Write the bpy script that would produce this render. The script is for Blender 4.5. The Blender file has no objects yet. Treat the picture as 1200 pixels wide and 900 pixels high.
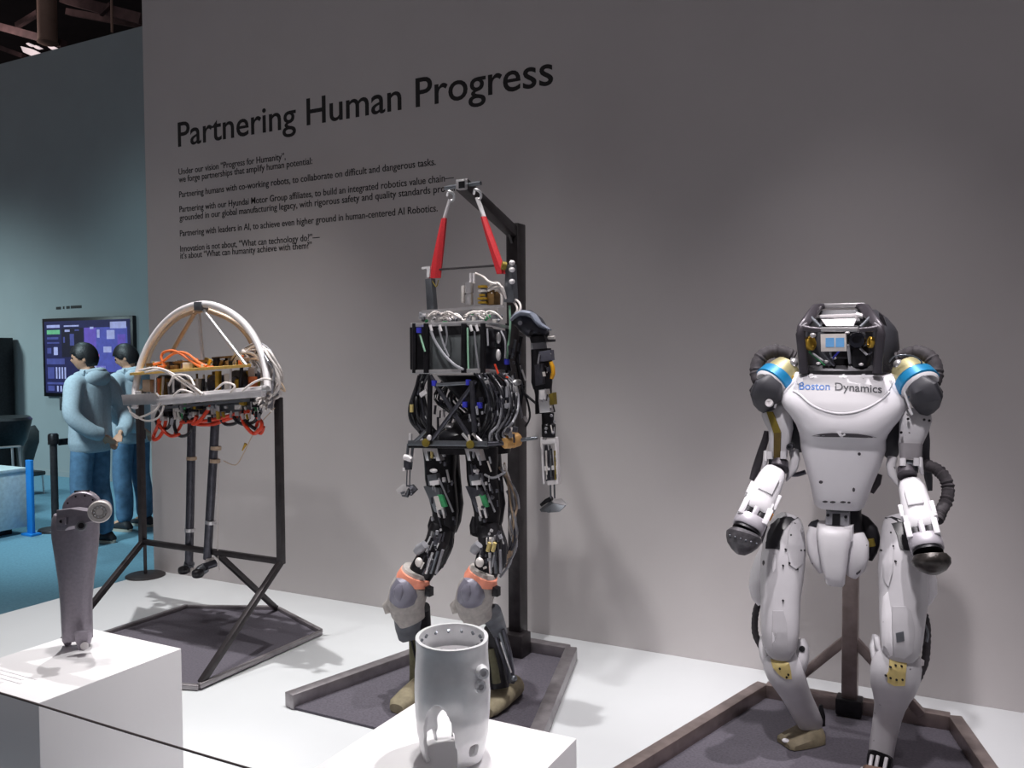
import bpy, bmesh, math, random
from mathutils import Vector as V, Matrix, noise
from mathutils.bvhtree import BVHTree
random.seed(7)
sc = bpy.context.scene
COL = sc.collection

# ------------------------------------------------------------------ camera
CAMZ = 1.35                                   # eye height above the display platform (platform top is z = 0)
FW = V((-0.46588, 0.88408, -0.03699)).normalized()
RT = V((0.88462, 0.46623, -0.00611)); RT = (RT - FW * RT.dot(FW)).normalized()
UP = RT.cross(FW)
FPX = 1002.5                                  # focal length in pixels of the 1200 x 900 frame
cd = bpy.data.cameras.new('camera'); cd.sensor_width = 36; cd.sensor_fit = 'HORIZONTAL'
cd.lens = 36 * FPX / 1200; cd.clip_start = 0.05; cd.clip_end = 100
cam = bpy.data.objects.new('camera', cd); COL.objects.link(cam)
m = Matrix((RT, UP, -FW)).transposed().to_4x4(); m.translation = V((0, 0, CAMZ)); cam.matrix_world = m
sc.camera = cam

# ------------------------------------------------------------------ world, lamps, exposure
w = bpy.data.worlds.new('hall_ambient'); sc.world = w; w.use_nodes = True
w.node_tree.nodes['Background'].inputs[0].default_value = (0.68, 0.61, 0.64, 1)
w.node_tree.nodes['Background'].inputs[1].default_value = 0.17
sc.view_settings.view_transform = 'Standard'; sc.view_settings.look = 'None'
sc.view_settings.gamma = 1; sc.view_settings.use_curve_mapping = False
sc.view_settings.exposure = 0.13

def spot(name, loc, target, power, angle, blend, soft, color):
    l = bpy.data.lights.new(name, 'SPOT'); l.energy = power; l.spot_size = math.radians(angle)
    l.spot_blend = blend; l.shadow_soft_size = soft; l.color = color
    o = bpy.data.objects.new(name, l); COL.objects.link(o); o.location = loc
    o.rotation_euler = (V(target) - V(loc)).to_track_quat('-Z', 'Y').to_euler()
def area(name, loc, target, power, size, color):
    l = bpy.data.lights.new(name, 'AREA'); l.energy = power; l.size = size; l.color = color
    o = bpy.data.objects.new(name, l); COL.objects.link(o); o.location = loc
    o.rotation_euler = (V(target) - V(loc)).to_track_quat('-Z', 'Y').to_euler()
WARM = (1.0, 0.97, 0.95)
for i, (x, pw) in enumerate(((-3.3, 520), (-1.68, 330), (-0.33, 380))):          # one hard spot straight above each robot
    spot('track_spot_%s' % 'abc'[i], (x, 2.70, 4.4), (x - 0.03, 2.30, 0), pw, 60, 1.0, 0.03, (1.0, 0.98, 0.97) if i < 2 else (1.0, 0.95, 0.97))
for i, (x, pw, ag) in enumerate(((-3.17, 110, 26), (-1.70, 280, 26), (-0.42, 400, 23))):   # accent spots from the visitors' side, ending at the wall foot
    spot('accent_spot_%s' % 'abc'[i], (x + 0.05, 0.95, 4.4), (x, 2.9, 1.0), pw, ag, 1.0, 0.10, (1.0, 0.98, 0.97) if i < 2 else (1.0, 0.95, 0.97))
for i, (x, y, pw) in enumerate(((-4.3, 2.6, 150), (-2.4, 1.5, 20), (-1.0, 1.6, 30), (0.9, 2.2, 150))):   # soft fills added to brighten the platform and wall
    spot('fill_spot_%s' % 'abcd'[i], (x, y, 4.4), (x, y - 0.1, 0), pw, 62, 1.0, 0.2, (1.0, 0.97, 0.96) if i < 3 else (1.0, 0.94, 0.97))
for i, x in enumerate((-2.2, -0.95)):                                       # unseen spots added to brighten the plinth tops
    spot('plinth_fill_%s' % 'ab'[i], (x, 1.72, 4.4), (x, 1.55, 0.5), 205, 22, 1.0, 0.08, WARM)
spot('people_fill_spot', (-6.0, 1.2, 4.6), (-6.6, 5.0, 0.7), 1250, 46, 1.0, 0.4, (0.72, 0.93, 1.0))  # unseen fill added to brighten the two people
spot('hall_cyan_spot_a', (-8.6, 5.0, 6.2), (-8.7, 5.2, 0), 700, 84, 1.0, 0.5, (0.62, 0.92, 1.0))
spot('hall_cyan_spot_b', (-12.6, 2.8, 3.2), (-12.3, 7.2, -0.4), 850, 92, 1.0, 0.4, (0.70, 0.95, 1.0))
area('duct_fill_light', (-14.5, 8.3, 6.3), (-11.0, 9.6, 8.4), 16, 0.6, (1.0, 0.82, 0.80))  # unseen light added to lift the dark duct and beams

# ------------------------------------------------------------------ helpers
def ray(u, v): return FW + RT * ((u - 600) / FPX) + UP * ((450 - v) / FPX)
def P(u, v, y):
    r = ray(u, v); return V((0, 0, CAMZ)) + r * (y / r.y)
def PZ(u, v, z):
    r = ray(u, v); return V((0, 0, CAMZ)) + r * ((z - CAMZ) / r.z)
def PXX(u, v, x):
    r = ray(u, v); return V((0, 0, CAMZ)) + r * (x / r.x)
def mpp(p): return (V(p) - V((0, 0, CAMZ))).dot(FW) / FPX       # metres per pixel at a point

def lin(c):
    c = c / 255.0
    return c / 12.92 if c <= 0.04045 else ((c + 0.055) / 1.055) ** 2.4
MATS = {}
def mat(name, rgb, rough=0.5, metal=0.0, var=0.12, scale=30, bump=0.0, spots=None, spot_scale=40, spot_cut=0.66, emit=0, coat=0):
    if name in MATS: return MATS[name]
    mt = bpy.data.materials.new(name); mt.use_nodes = True
    nt = mt.node_tree; b = nt.nodes['Principled BSDF']
    c = tuple(lin(x) for x in rgb)
    tc = nt.nodes.new('ShaderNodeTexCoord')
    nz = nt.nodes.new('ShaderNodeTexNoise'); nz.inputs['Scale'].default_value = scale; nz.inputs['Detail'].default_value = 4
    nt.links.new(tc.outputs['Object'], nz.inputs['Vector'])
    rp = nt.nodes.new('ShaderNodeValToRGB')
    rp.color_ramp.elements[0].position = 0.3; rp.color_ramp.elements[1].position = 0.7
    rp.color_ramp.elements[0].color = tuple(x * (1 - var) for x in c) + (1,)
    rp.color_ramp.elements[1].color = tuple(min(1, x * (1 + var)) for x in c) + (1,)
    nt.links.new(nz.outputs['Fac'], rp.inputs['Fac'])
    out = rp.outputs['Color']
    if spots:
        n2 = nt.nodes.new('ShaderNodeTexNoise'); n2.inputs['Scale'].default_value = spot_scale; n2.inputs['Detail'].default_value = 2
        nt.links.new(tc.outputs['Object'], n2.inputs['Vector'])
        r2 = nt.nodes.new('ShaderNodeValToRGB'); r2.color_ramp.elements[0].position = spot_cut; r2.color_ramp.elements[1].position = spot_cut + 0.03
        nt.links.new(n2.outputs['Fac'], r2.inputs['Fac'])
        mx = nt.nodes.new('ShaderNodeMix'); mx.data_type = 'RGBA'
        nt.links.new(r2.outputs['Color'], mx.inputs[0]); nt.links.new(out, mx.inputs[6])
        mx.inputs[7].default_value = tuple(lin(x) for x in spots) + (1,)
        out = mx.outputs[2]
    nt.links.new(out, b.inputs['Base Color'])
    b.inputs['Roughness'].default_value = rough; b.inputs['Metallic'].default_value = metal
    if coat: b.inputs['Coat Weight'].default_value = coat
    if bump:
        bp = nt.nodes.new('ShaderNodeBump'); bp.inputs['Strength'].default_value = bump; bp.inputs['Distance'].default_value = 0.004
        nt.links.new(nz.outputs['Fac'], bp.inputs['Height']); nt.links.new(bp.outputs['Normal'], b.inputs['Normal'])
    if emit:
        b.inputs['Emission Color'].default_value = c + (1,); b.inputs['Emission Strength'].default_value = emit
    MATS[name] = mt
    return mt

WALL = mat('wall_paint_grey', (196, 191, 191), 0.75, 0, 0.02, 3, 0.02)
FARW = mat('wall_paint_far', (150, 156, 158), 0.8, 0, 0.03, 2)
PLAT = mat('platform_white_laminate', (218, 221, 223), 0.45, 0, 0.01, 4)
BOXW = mat('plinth_white_paint', (240, 238, 240), 0.5, 0, 0.01, 4)
FLOOR = mat('floor_carpet', (104, 144, 162), 0.95, 0, 0.12, 60, 0.2)
HALL = mat('hall_dark_paint', (40, 32, 34), 0.9, 0, 0.3, 2)
TRUSS = mat('ceiling_steel', (96, 74, 74), 0.7, 0.2, 0.3, 6)
DUCT = mat('duct_sheet', (150, 125, 112), 0.6, 0.2, 0.15, 4)
INK = mat('lettering_vinyl', (20, 18, 20), 0.6, 0, 0.05, 10)
STEEL = mat('stand_black_steel', (62, 58, 60), 0.42, 0.5, 0.2, 25, 0.05)
STEEL_G = mat('stand_grey_steel', (150, 145, 148), 0.4, 0.7, 0.2, 18, 0.05)
STEEL_R = mat('stand_bronze_steel', (158, 144, 140), 0.38, 0.75, 0.2, 18, 0.05)
FELT = mat('stand_mat_felt', (92, 88, 97), 0.95, 0, 0.2, 120, 0.2)
ALU = mat('aluminium', (214, 212, 214), 0.32, 0.75, 0.06, 30)
ALU_W = mat('aluminium_white', (232, 228, 230), 0.4, 0.25, 0.05, 30)
ALU_D = mat('aluminium_dark', (120, 124, 130), 0.38, 0.8, 0.12, 30)
BEIGE = mat('aged_beige_metal', (196, 172, 148), 0.45, 0.35, 0.1, 30)
GOLD = mat('gold_anodised', (196, 158, 60), 0.4, 0.6, 0.15, 40)
OLIVE = mat('olive_gold', (128, 112, 44), 0.5, 0.5, 0.15, 40)
BRASS = mat('yellow_board', (214, 176, 96), 0.5, 0.1, 0.15, 60)
PCB = mat('brown_board', (112, 84, 44), 0.6, 0.1, 0.3, 60)
RIB = mat('ribbed_green', (150, 196, 168), 0.5, 0, 0.1, 60)
PCBG = mat('green_board', (60, 150, 96), 0.5, 0.1, 0.2, 60)
RED = mat('red_hose', (226, 66, 34), 0.4, 0, 0.1, 30)
ORG = mat('orange_hose', (226, 120, 66), 0.45, 0, 0.1, 30)
RUB = mat('black_rubber', (34, 34, 39), 0.36, 0, 0.2, 40)
GUN = mat('gunmetal', (84, 84, 92), 0.33, 0.75, 0.2, 40)
BLK = mat('black_machined', (34, 33, 37), 0.38, 0.5, 0.35, 40)
CAB = mat('white_cable', (224, 216, 212), 0.5, 0, 0.08, 30)
CABG = mat('grey_cable', (150, 150, 156), 0.4, 0.2, 0.1, 30)
STRAP = mat('red_webbing', (206, 44, 52), 0.6, 0, 0.1, 150, 0.25)
BLUE = mat('blue_cap', (58, 62, 190), 0.4, 0, 0.08, 30)
SHELL = mat('white_shell', (228, 226, 230), 0.42, 0, 0.03, 12, 0, (96, 90, 90), 26, 0.72, 0, 0.15)
SHELL_C = mat('white_chest_shell', (226, 224, 229), 0.4, 0, 0.02, 10, 0, (110, 104, 104), 22, 0.76, 0, 0.2)
SHELL_L = mat('light_shell', (196, 194, 198), 0.42, 0, 0.05, 12, 0, (70, 66, 68), 30, 0.72)
DSH = mat('dark_grey_shell', (74, 70, 76), 0.35, 0.3, 0.1, 30)
SHB = mat('shoulder_black_shell', (58, 58, 64), 0.5, 0.05, 0.15, 12)
CYAN = mat('blue_motor_ring', (30, 130, 180), 0.4, 0.2, 0.05, 30)
SLEEVE = mat('hose_sleeve_fabric', (62, 58, 62), 0.75, 0, 0.25, 60, 0.4)
YEL = mat('yellow_plate', (206, 186, 122), 0.5, 0.1, 0.1, 40)
BOOT = mat('boot_canvas', (176, 170, 166), 0.8, 0, 0.15, 50, 0.3)
KNEE = mat('knee_pad_plastic', (128, 126, 140), 0.35, 0.1, 0.12, 20)
CUFF = mat('orange_cuff', (240, 152, 126), 0.6, 0, 0.12, 30)
KHAKI = mat('khaki_rubber', (160, 150, 124), 0.8, 0, 0.15, 40, 0.3)
PURG = mat('grey_cast_metal', (148, 142, 152), 0.42, 0.45, 0.08, 120, 0.15)
SATIN = mat('satin_silver', (240, 241, 243), 0.34, 0.3, 0.03, 60)
BEAR = mat('bearing_white', (222, 216, 212), 0.4, 0.2, 0.05, 40)
SKIN = mat('skin_tone', (196, 150, 124), 0.6, 0, 0.05, 30)
HAIR = mat('black_hair', (20, 20, 24), 0.5, 0, 0.3, 90, 0.5)
HOOD = mat('pale_blue_fleece', (166, 180, 190), 0.9, 0, 0.08, 60, 0.3)
HOODD = mat('grey_blue_fleece', (104, 122, 138), 0.9, 0, 0.08, 60, 0.3)
JEAN = mat('blue_denim', (84, 118, 148), 0.85, 0, 0.3, 14, 0.3)
SHOE = mat('dark_sneaker', (40, 42, 48), 0.6, 0, 0.2, 30)
SOLE = mat('shoe_sole', (190, 184, 170), 0.6, 0, 0.1, 30)
BPOST = mat('blue_post_paint', (28, 130, 214), 0.5, 0, 0.05, 10)
BEZ = mat('screen_bezel', (14, 13, 18), 0.35, 0, 0.1, 20)
ROPE = mat('barrier_cord', (100, 90, 90), 0.6, 0, 0.1, 80)
LENS = mat('lens_glass', (30, 32, 40), 0.12, 0.1, 0.1, 20)

ORG_LOC = {}
def org(parent):
    return ORG_LOC.get(parent.name, V((0, 0, 0))) if parent else V((0, 0, 0))
class MB:
    def __init__(s): s.v = []; s.f = []; s.mi = []; s.m = 0
    def add(s, vs, fs):
        o = len(s.v); s.v += [V(p) for p in vs]
        s.f += [tuple(i + o for i in f) for f in fs]; s.mi += [s.m] * len(fs); return s
    def box(s, c, size, R=None, bev=0.0):
        bm = bmesh.new(); bmesh.ops.create_cube(bm, size=1.0)
        for q in bm.verts: q.co = V((q.co.x * size[0], q.co.y * size[1], q.co.z * size[2]))
        if bev > 0: bmesh.ops.bevel(bm, geom=list(bm.edges), offset=bev, segments=2, affect='EDGES', profile=0.5)
        bm.verts.index_update()
        vs = [(R @ q.co if R else q.co) + V(c) for q in bm.verts]
        s.add(vs, [[x.index for x in f.verts] for f in bm.faces]); bm.free(); return s
    def rings(s, R, cap0=True, cap1=True):
        n = len(R[0]); vs = [p for r in R for p in r]; fs = []
        for i in range(len(R) - 1):
            for j in range(n):
                k = (j + 1) % n; fs.append((i * n + j, i * n + k, (i + 1) * n + k, (i + 1) * n + j))
        if cap0: fs.append(tuple(reversed(range(n))))
        if cap1: fs.append(tuple((len(R) - 1) * n + j for j in range(n)))
        return s.add(vs, fs)
    def rod(s, a, b, r, r2=None, n=10):
        a = V(a); b = V(b); r2 = r if r2 is None else r2
        t = (b - a).normalized(); x = t.orthogonal().normalized(); y = t.cross(x)
        R = [[p + (x * math.cos(2 * math.pi * j / n) + y * math.sin(2 * math.pi * j / n)) * q for j in range(n)] for p, q in ((a, r), (b, r2))]
        return s.rings(R)
    def lathe(s, a, b, prof, n=20, squash=1.0):
        a = V(a); b = V(b); t = (b - a); L = t.length; t.normalize(); x = t.orthogonal().normalized(); y = t.cross(x)
        R = [[a + t * (L * h) + (x * math.cos(2 * math.pi * j / n) + y * math.sin(2 * math.pi * j / n) * squash) * max(r, 1e-4) for j in range(n)] for h, r in prof]
        return s.rings(R)
    def tube(s, pts, r, n=7, sub=5, wob=0.0):
        pts = [V(p) for p in pts]; C = []
        for i in range(len(pts) - 1):
            p0 = pts[max(i - 1, 0)]; p1 = pts[i]; p2 = pts[i + 1]; p3 = pts[min(i + 2, len(pts) - 1)]
            for k in range(sub):
                t = k / sub
                C.append(0.5 * ((2 * p1) + (p2 - p0) * t + (2 * p0 - 5 * p1 + 4 * p2 - p3) * t * t + (3 * p1 - p0 - 3 * p2 + p3) * t ** 3))
        C.append(pts[-1])
        T = [(C[min(i + 1, len(C) - 1)] - C[max(i - 1, 0)]).normalized() for i in range(len(C))]
        x = T[0].orthogonal().normalized(); R = []
        for i, c in enumerate(C):
            x = (x - T[i] * x.dot(T[i])).normalized(); y = T[i].cross(x)
            rr = r[0] + (r[1] - r[0]) * i / (len(C) - 1) if isinstance(r, tuple) else r
            if wob: rr *= 1 + wob * (1 if i % 2 else -1) + wob * 0.6 * math.sin(i * 2.3)
            R.append([c + (x * math.cos(2 * math.pi * j / n) + y * math.sin(2 * math.pi * j / n)) * rr for j in range(n)])
        return s.rings(R)
    def beam(s, a, b, w_, h_, side=None, bev=0.0):
        a = V(a); b = V(b); t = (b - a); L = t.length; t.normalize()
        sd = V(side) if side else (V((0, 1, 0)) if abs(t.y) < 0.9 else V((1, 0, 0)))
        y = (sd - t * sd.dot(t)).normalized(); x = y.cross(t)
        R = Matrix((x, y, t)).transposed()
        return s.box((a + b) / 2, (w_, h_, L), R, bev)
    def ell(s, c, r, R=None, n=16, k=10, p=1.0):
        c = V(c); rings = []
        for i in range(k + 1):
            th = math.pi * i / k; z = -math.cos(th); q = max(math.sin(th), 0.02)
            if p != 1: z = math.copysign(abs(z) ** p, z); q = q ** p
            ring = []
            for j in range(n):
                ph = 2 * math.pi * j / n
                d = V((r[0] * q * math.cos(ph), r[1] * q * math.sin(ph), r[2] * z))
                ring.append(c + (R @ d if R else d))
            rings.append(ring)
        return s.rings(rings)
    def plate(s, uvs, y, th, bev=0.0):
        # polygon seen from the front, each corner on its own depth, given a real thickness towards +y
        A = []
        for q in uvs: A.append(P(q[0], q[1], q[2] if len(q) > 2 else y))
        d = V((0, th, 0)); n = len(A)
        nx = V((0, 0, 0))
        for i in range(n): nx += (A[i]).cross(A[(i + 1) % n])
        if nx.y > 0: A.reverse()
        B = [p + d for p in A]
        if bev:
            bm = bmesh.new(); va = [bm.verts.new(p) for p in A]; vb = [bm.verts.new(p) for p in B]
            bm.faces.new(va); bm.faces.new(list(reversed(vb)))
            for i in range(n): bm.faces.new((va[(i + 1) % n], va[i], vb[i], vb[(i + 1) % n]))
            fe = [e for e in bm.edges if all(x in va for x in e.verts)]
            try: bmesh.ops.bevel(bm, geom=fe, offset=bev, segments=2, affect='EDGES', profile=0.5)
            except Exception: pass
            bm.verts.index_update()
            s.add([q.co.copy() for q in bm.verts], [[x.index for x in f.verts] for f in bm.faces]); bm.free(); return s
        fs = [tuple(range(n)), tuple(reversed(range(n, 2 * n)))] + [((i + 1) % n, i, n + i, n + (i + 1) % n) for i in range(n)]
        return s.add(A + B, fs)
    def limb(s, pts, p=2.0, n=16, ratio=1.0, caps=True):
        # pts: (u, v, y, half width in pixels[, depth ratio]); rings lie across the path
        C = [P(q[0], q[1], q[2]) for q in pts]; R = []
        for i, q in enumerate(pts):
            t = (C[min(i + 1, len(C) - 1)] - C[max(i - 1, 0)]).normalized()
            vd = (C[i] - V((0, 0, CAMZ))).normalized()
            sd = t.cross(vd).normalized(); dp = sd.cross(t).normalized()
            rx = q[3] * mpp(C[i]); ry = rx * (q[4] if len(q) > 4 else ratio)
            ring = []
            for j in range(n):
                a = 2 * math.pi * j / n; ca, sa = math.cos(a), math.sin(a)
                ring.append(C[i] + sd * (rx * math.copysign(abs(ca) ** (2 / p), ca)) + dp * (ry * math.copysign(abs(sa) ** (2 / p), sa)))
            R.append(ring)
        return s.rings(R)
    def body(s, secs, p=2.6, n=28):
        # secs: (v, uL, uR, yfront, yback) horizontal slices
        R = []
        for v_, uL, uR, yf, yb in secs:
            ym = (yf + yb) / 2
            c = P((uL + uR) / 2, v_, ym); vd = V((c.x, c.y, 0)).normalized(); sd = V((vd.y, -vd.x, 0)); hx = sd * ((uR - uL) / 2 * mpp(c)); dy = vd * ((yb - yf) / 2)
            R.append([c + hx * math.copysign(abs(math.cos(2 * math.pi * j / n)) ** (2 / p), math.cos(2 * math.pi * j / n)) + dy * math.copysign(abs(math.sin(2 * math.pi * j / n)) ** (2 / p), math.sin(2 * math.pi * j / n)) for j in range(n)])
        return s.rings(R)
    def bvh(s): return BVHTree.FromPolygons([tuple(q) for q in s.v], s.f)
    def build(s, name, material, parent=None, angle=40, kind=None, label=None):
        me = bpy.data.meshes.new(name); o0 = org(parent)
        me.from_pydata([tuple(q - o0) for q in s.v], [], s.f)
        for mm in (material if isinstance(material, (list, tuple)) else [material]): me.materials.append(mm)
        if isinstance(material, (list, tuple)): me.polygons.foreach_set('material_index', s.mi)
        bm = bmesh.new(); bm.from_mesh(me); bmesh.ops.recalc_face_normals(bm, faces=bm.faces); bm.to_mesh(me); bm.free()
        me.shade_smooth(); me.set_sharp_from_angle(angle=math.radians(angle)); me.update()
        o = bpy.data.objects.new(name, me); COL.objects.link(o)
        if parent: o.parent = parent; ORG_LOC[o.name] = o0
        if kind: o['kind'] = kind
        if label: o['label'] = label
        return o
def thing(name, loc, label, cat, group=None):
    o = bpy.data.objects.new(name, None); COL.objects.link(o); o.empty_display_size = 0.1
    o.location = loc; ORG_LOC[o.name] = V(loc); o['label'] = label; o['category'] = cat
    if group: o['group'] = group
    return o
def tag(o, label, cat, group=None):
    o['label'] = label; o['category'] = cat
    if group: o['group'] = group
    return o
def pts(y, *uv): return [P(q[0], q[1], q[2] if len(q) > 2 else y) for q in uv]

def text_mesh(body, bold=0.0):
    c = bpy.data.curves.new('t', 'FONT'); c.body = body; c.size = 1; c.offset = bold; c.resolution_u = 4
    o = bpy.data.objects.new('t', c); COL.objects.link(o)
    dg = bpy.context.evaluated_depsgraph_get(); dg.update()
    me = bpy.data.meshes.new_from_object(o.evaluated_get(dg))
    vs = [q.co.copy() for q in me.vertices]; fs = [tuple(p.vertices) for p in me.polygons]
    bpy.data.objects.remove(o); bpy.data.curves.remove(c); bpy.data.meshes.remove(me)
    return vs, fs
_capv, _ = text_mesh('H'); CAPH = max(q.y for q in _capv)

# ------------------------------------------------------------------ the setting
WY = 3.655
def struct(name, mb, material, **k):
    o = mb.build(name, material); o['kind'] = 'structure'; return o
struct('floor', MB().box((-3, 6, -0.32), (26, 18, 0.1)), FLOOR)
wall = struct('wall_back', MB().box((-4.47 + 4.5, WY + 0.15, 2.2), (9.0, 0.3, 4.96)), WALL)
struct('wall_far', MB().box((-13.0, 7.26 + 0.15, 2.54), (12, 0.3, 5.61)), FARW)
struct('wall_hall', MB().box((-12, 14.9, 4.5), (26, 0.2, 9.7)), HALL)
struct('ceiling', MB().box((-12, 11.0, 9.4), (26, 8, 0.1)), HALL)
struct('baseboard_far', MB().box((-13.0, 7.25, -0.235), (12, 0.02, 0.07)), FARW)

def lettering(name, body, x0, x1, zb, cap, bold=0.0):
    vs, fs = text_mesh(body, bold)
    xa = min(q.x for q in vs); xb = max(q.x for q in vs)
    sx = (x1 - x0) / (xb - xa); sz = cap / CAPH
    o0 = V((x0, WY, zb)); th = 0.0012; n = len(vs)
    b = MB()
    A = [o0 + V(((q.x - xa) * sx, -th, q.y * sz)) for q in vs]
    b.add(A, fs)
    # rims, so the vinyl has its thickness
    ec = {}
    for f in fs:
        for i in range(len(f)):
            e = (f[i], f[(i + 1) % len(f)]); ec[tuple(sorted(e))] = ec.get(tuple(sorted(e)), 0) + 1
    bd = [e for e, k in ec.items() if k == 1]
    b.add(A + [q + V((0, th, 0)) for q in A], [(i, j, j + n, i + n) for i, j in bd])
    return b.build(name, INK, wall)
lettering('heading_lettering', 'Partnering Human Progress', -4.18, -1.70, 2.595, 0.141, 0.008)
CP = 0.036
for bd, x1, zb in (
    ('Under our vision \u201cProgress for Humanity\u201d,', -3.337, 2.428),
    ('we forge partnerships that amplify human potential:', -3.147, 2.382),
    ('Partnering humans with co-working robots, to collaborate on difficult and dangerous tasks.', -2.351, 2.292),
    ('Partnering with our Hyundai Motor Group affiliates, to build an integrated robotics value chain\u2014', -2.245, 2.204),
    ('grounded in our global manufacturing legacy, with rigorous safety and quality standards proven', -2.225, 2.153),
    ('Partnering with leaders in AI, to achieve even higher ground in human-centered AI Robotics.', -2.342, 2.060),
    ('Innovation is not about, \u201cWhat can technology do?\u201d\u2014', -3.103, 1.968),
    ('it\u2019s about \u201cWhat can humanity achieve with them?\u201d', -3.159, 1.926)):
    lettering('text_line', bd, -4.18, x1, zb, CP, 0.004)

plat = tag(MB().box((-0.965, 2.35, -0.135), (6.93, 2.61, 0.27), None, 0.004).build('display_platform', PLAT),
           'long low white display platform under the three robots', 'platform')

# ceiling gear beyond the far wall
def tr(name, a, b, w_, h_, lab):
    tag(MB().beam(a, b, w_, h_).build(name, TRUSS), lab, 'beam', 'ceiling beams beyond the far wall')
tr('ceiling_beam', P(75, -2, 9.2), P(168, 23, 9.2), 0.16, 0.14, 'upper dark ceiling beam right of the round duct')
tr('ceiling_beam', P(80, 14, 9.4), P(168, 30, 9.4), 0.10, 0.10, 'lower dark ceiling beam right of the round duct')
tr('ceiling_beam', P(-5, 30, 9.0), P(75, 52, 9.0), 0.12, 0.10, 'dark ceiling beam above the white ceiling panels left of the duct')
tr('ceiling_beam', P(-5, 54, 9.7), P(28, 66, 9.7), 0.08, 0.08, 'thin dark ceiling beam below the white ceiling panels at far left')
tr('ceiling_beam', P(20, 30, 9.3), P(45, 15, 9.3), 0.08, 0.08, 'short slanting brace at the left of the round duct')
tr('ceiling_beam', P(118, 17, 9.1), P(130, 5, 9.1), 0.06, 0.06, 'short slanting brace beside the thin hanging pole')
tag(MB().lathe(P(56, 52, 8.8), P(54, -40, 8.8), [(0, 0.11), (0.02, 0.16), (0.06, 0.145), (1, 0.145)], 20).build('ceiling_duct', DUCT), 'round brownish vertical duct hanging from the ceiling at upper left', 'duct')
tag(MB().rod(P(131.5, 38, 8.6), P(130, -40, 8.6), 0.018, None, 8).build('hanging_pole', DUCT), 'thin pale pole hanging from the ceiling beside the wall end', 'pole')
LITE = mat('ceiling_light_panel', (226, 214, 216), 0.6, 0, 0.02, 5, emit=0.5)
for q, lab in ((((24, 54), (27, 61), (38, 66), (48, 63), (36, 57)), 'large white ceiling light panel, lowest of the group at upper left'),
          (((30, 51), (34, 54), (37, 52), (33, 50)), 'smallest white ceiling light panel, topmost left of the group'),
          (((38, 54), (42, 57), (47, 56), (42, 53)), 'small white ceiling light panel just right of the large one'),
          (((46, 49), (52, 52), (56, 51), (50, 48.5)), 'white ceiling light panel left of the two stacked end ones'),
          (((53, 50), (57, 53), (65, 52), (58, 49)), 'upper of the two white ceiling light panels beside the duct foot'),
          (((55, 54), (60, 58), (67, 56.5), (60, 53.5)), 'lower of the two white ceiling light panels beside the duct foot')):
    tag(MB().plate(q, 9.5, 0.06).build('ceiling_light', LITE), lab, 'light', 'ceiling light panels')

# ------------------------------------------------------------------ far display corner
tv = thing('wall_screen', (-9.98, 7.22, 1.3), 'large wall screen with dark blue dashboard behind the two people', 'screen')
TX0, TX1, TZ0, TZ1, TY = -10.885, -9.10, 0.80, 1.835, 7.20
MB().box(((TX0 + TX1) / 2, TY + 0.03, (TZ0 + TZ1) / 2), (TX1 - TX0, 0.05, TZ1 - TZ0), None, 0.006).build('bezel', BEZ, tv)
def em(name, rgb, s): return mat(name, rgb, 0.4, 0, 0.25, 14, emit=s * 0.62)
SM = [em('screen_navy', (26, 26, 66), .9), em('screen_dark', (16, 14, 34), .9), em('screen_violet', (92, 72, 160), .9), em('screen_map', (70, 74, 150), .9),
      em('screen_pale', (150, 152, 196), .9), em('screen_green', (92, 156, 116), .9), em('screen_pink', (180, 84, 130), .9), em('screen_slate', (62, 66, 124), .9)]
sb = MB(); W_ = TX1 - TX0 - 0.10; H_ = TZ1 - TZ0 - 0.09
def sr(x0, z0, x1, z1, m_, lift):
    sb.m = m_; xx0 = TX0 + 0.05 + x0 * W_; xx1 = TX0 + 0.05 + x1 * W_; zz1 = TZ1 - 0.04 - z0 * H_; zz0 = TZ1 - 0.04 - z1 * H_
    sb.box(((xx0 + xx1) / 2, TY + 0.003 - lift * 0.0006, (zz0 + zz1) / 2), (xx1 - xx0, 0.002, zz1 - zz0))
sr(0, 0, 1, 1, 0, 0)
sr(.03, .05, .19, .09, 4, 1); sr(.03, .12, .19, .18, 5, 1); sr(.03, .22, .17, .25, 7, 1); sr(.03, .29, .18, .31, 7, 1)
sr(.11, .36, .16, .47, 4, 1); sr(.03, .37, .08, .45, 7, 1); sr(.02, .52, .24, .60, 7, 1)
sr(.21, .10, .47, .50, 1, 1); sr(.24, .06, .42, .08, 4, 1); sr(.25, .12, .31, .15, 4, 2); sr(.37, .12, .42, .14, 7, 2); sr(.31, .18, .36, .34, 7, 2); sr(.23, .22, .25, .30, 7, 2)
sr(.48, .10, .62, .62, 2, 1); sr(.62, .10, .97, .70, 3, 1); sr(.48, .62, .72, .80, 4, 1); sr(.48, .80, .97, .98, 1, 1)
sr(.78, .03, .96, .12, 4, 2); sr(.74, .14, .83, .26, 4, 2); sr(.55, .09, .59, .12, 4, 2); sr(.70, .36, .79, .44, 4, 2); sr(.61, .46, .65, .53, 6, 2); sr(.63, .13, .66, .24, 4, 2); sr(.86, .2, .95, .34, 2, 2)
for i in range(4): sr(.13 + i * .035, .64, .148 + i * .035, .80, 4, 1)
sr(.03, .64, .11, .80, 7, 1); sr(.02, .85, .26, .88, 7, 1)
for i in range(3): sr(.14 + i * .04, .90, .158 + i * .04, .98, 4, 1)
sr(.03, .90, .11, .97, 7, 1)
sb.build('display', SM, tv)
MB().box((-10.38, 7.22, 0.71), (0.34, 0.05, 0.18), None, 0.004).build('sound_box', ALU_D, tv)
cp = MB()
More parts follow.
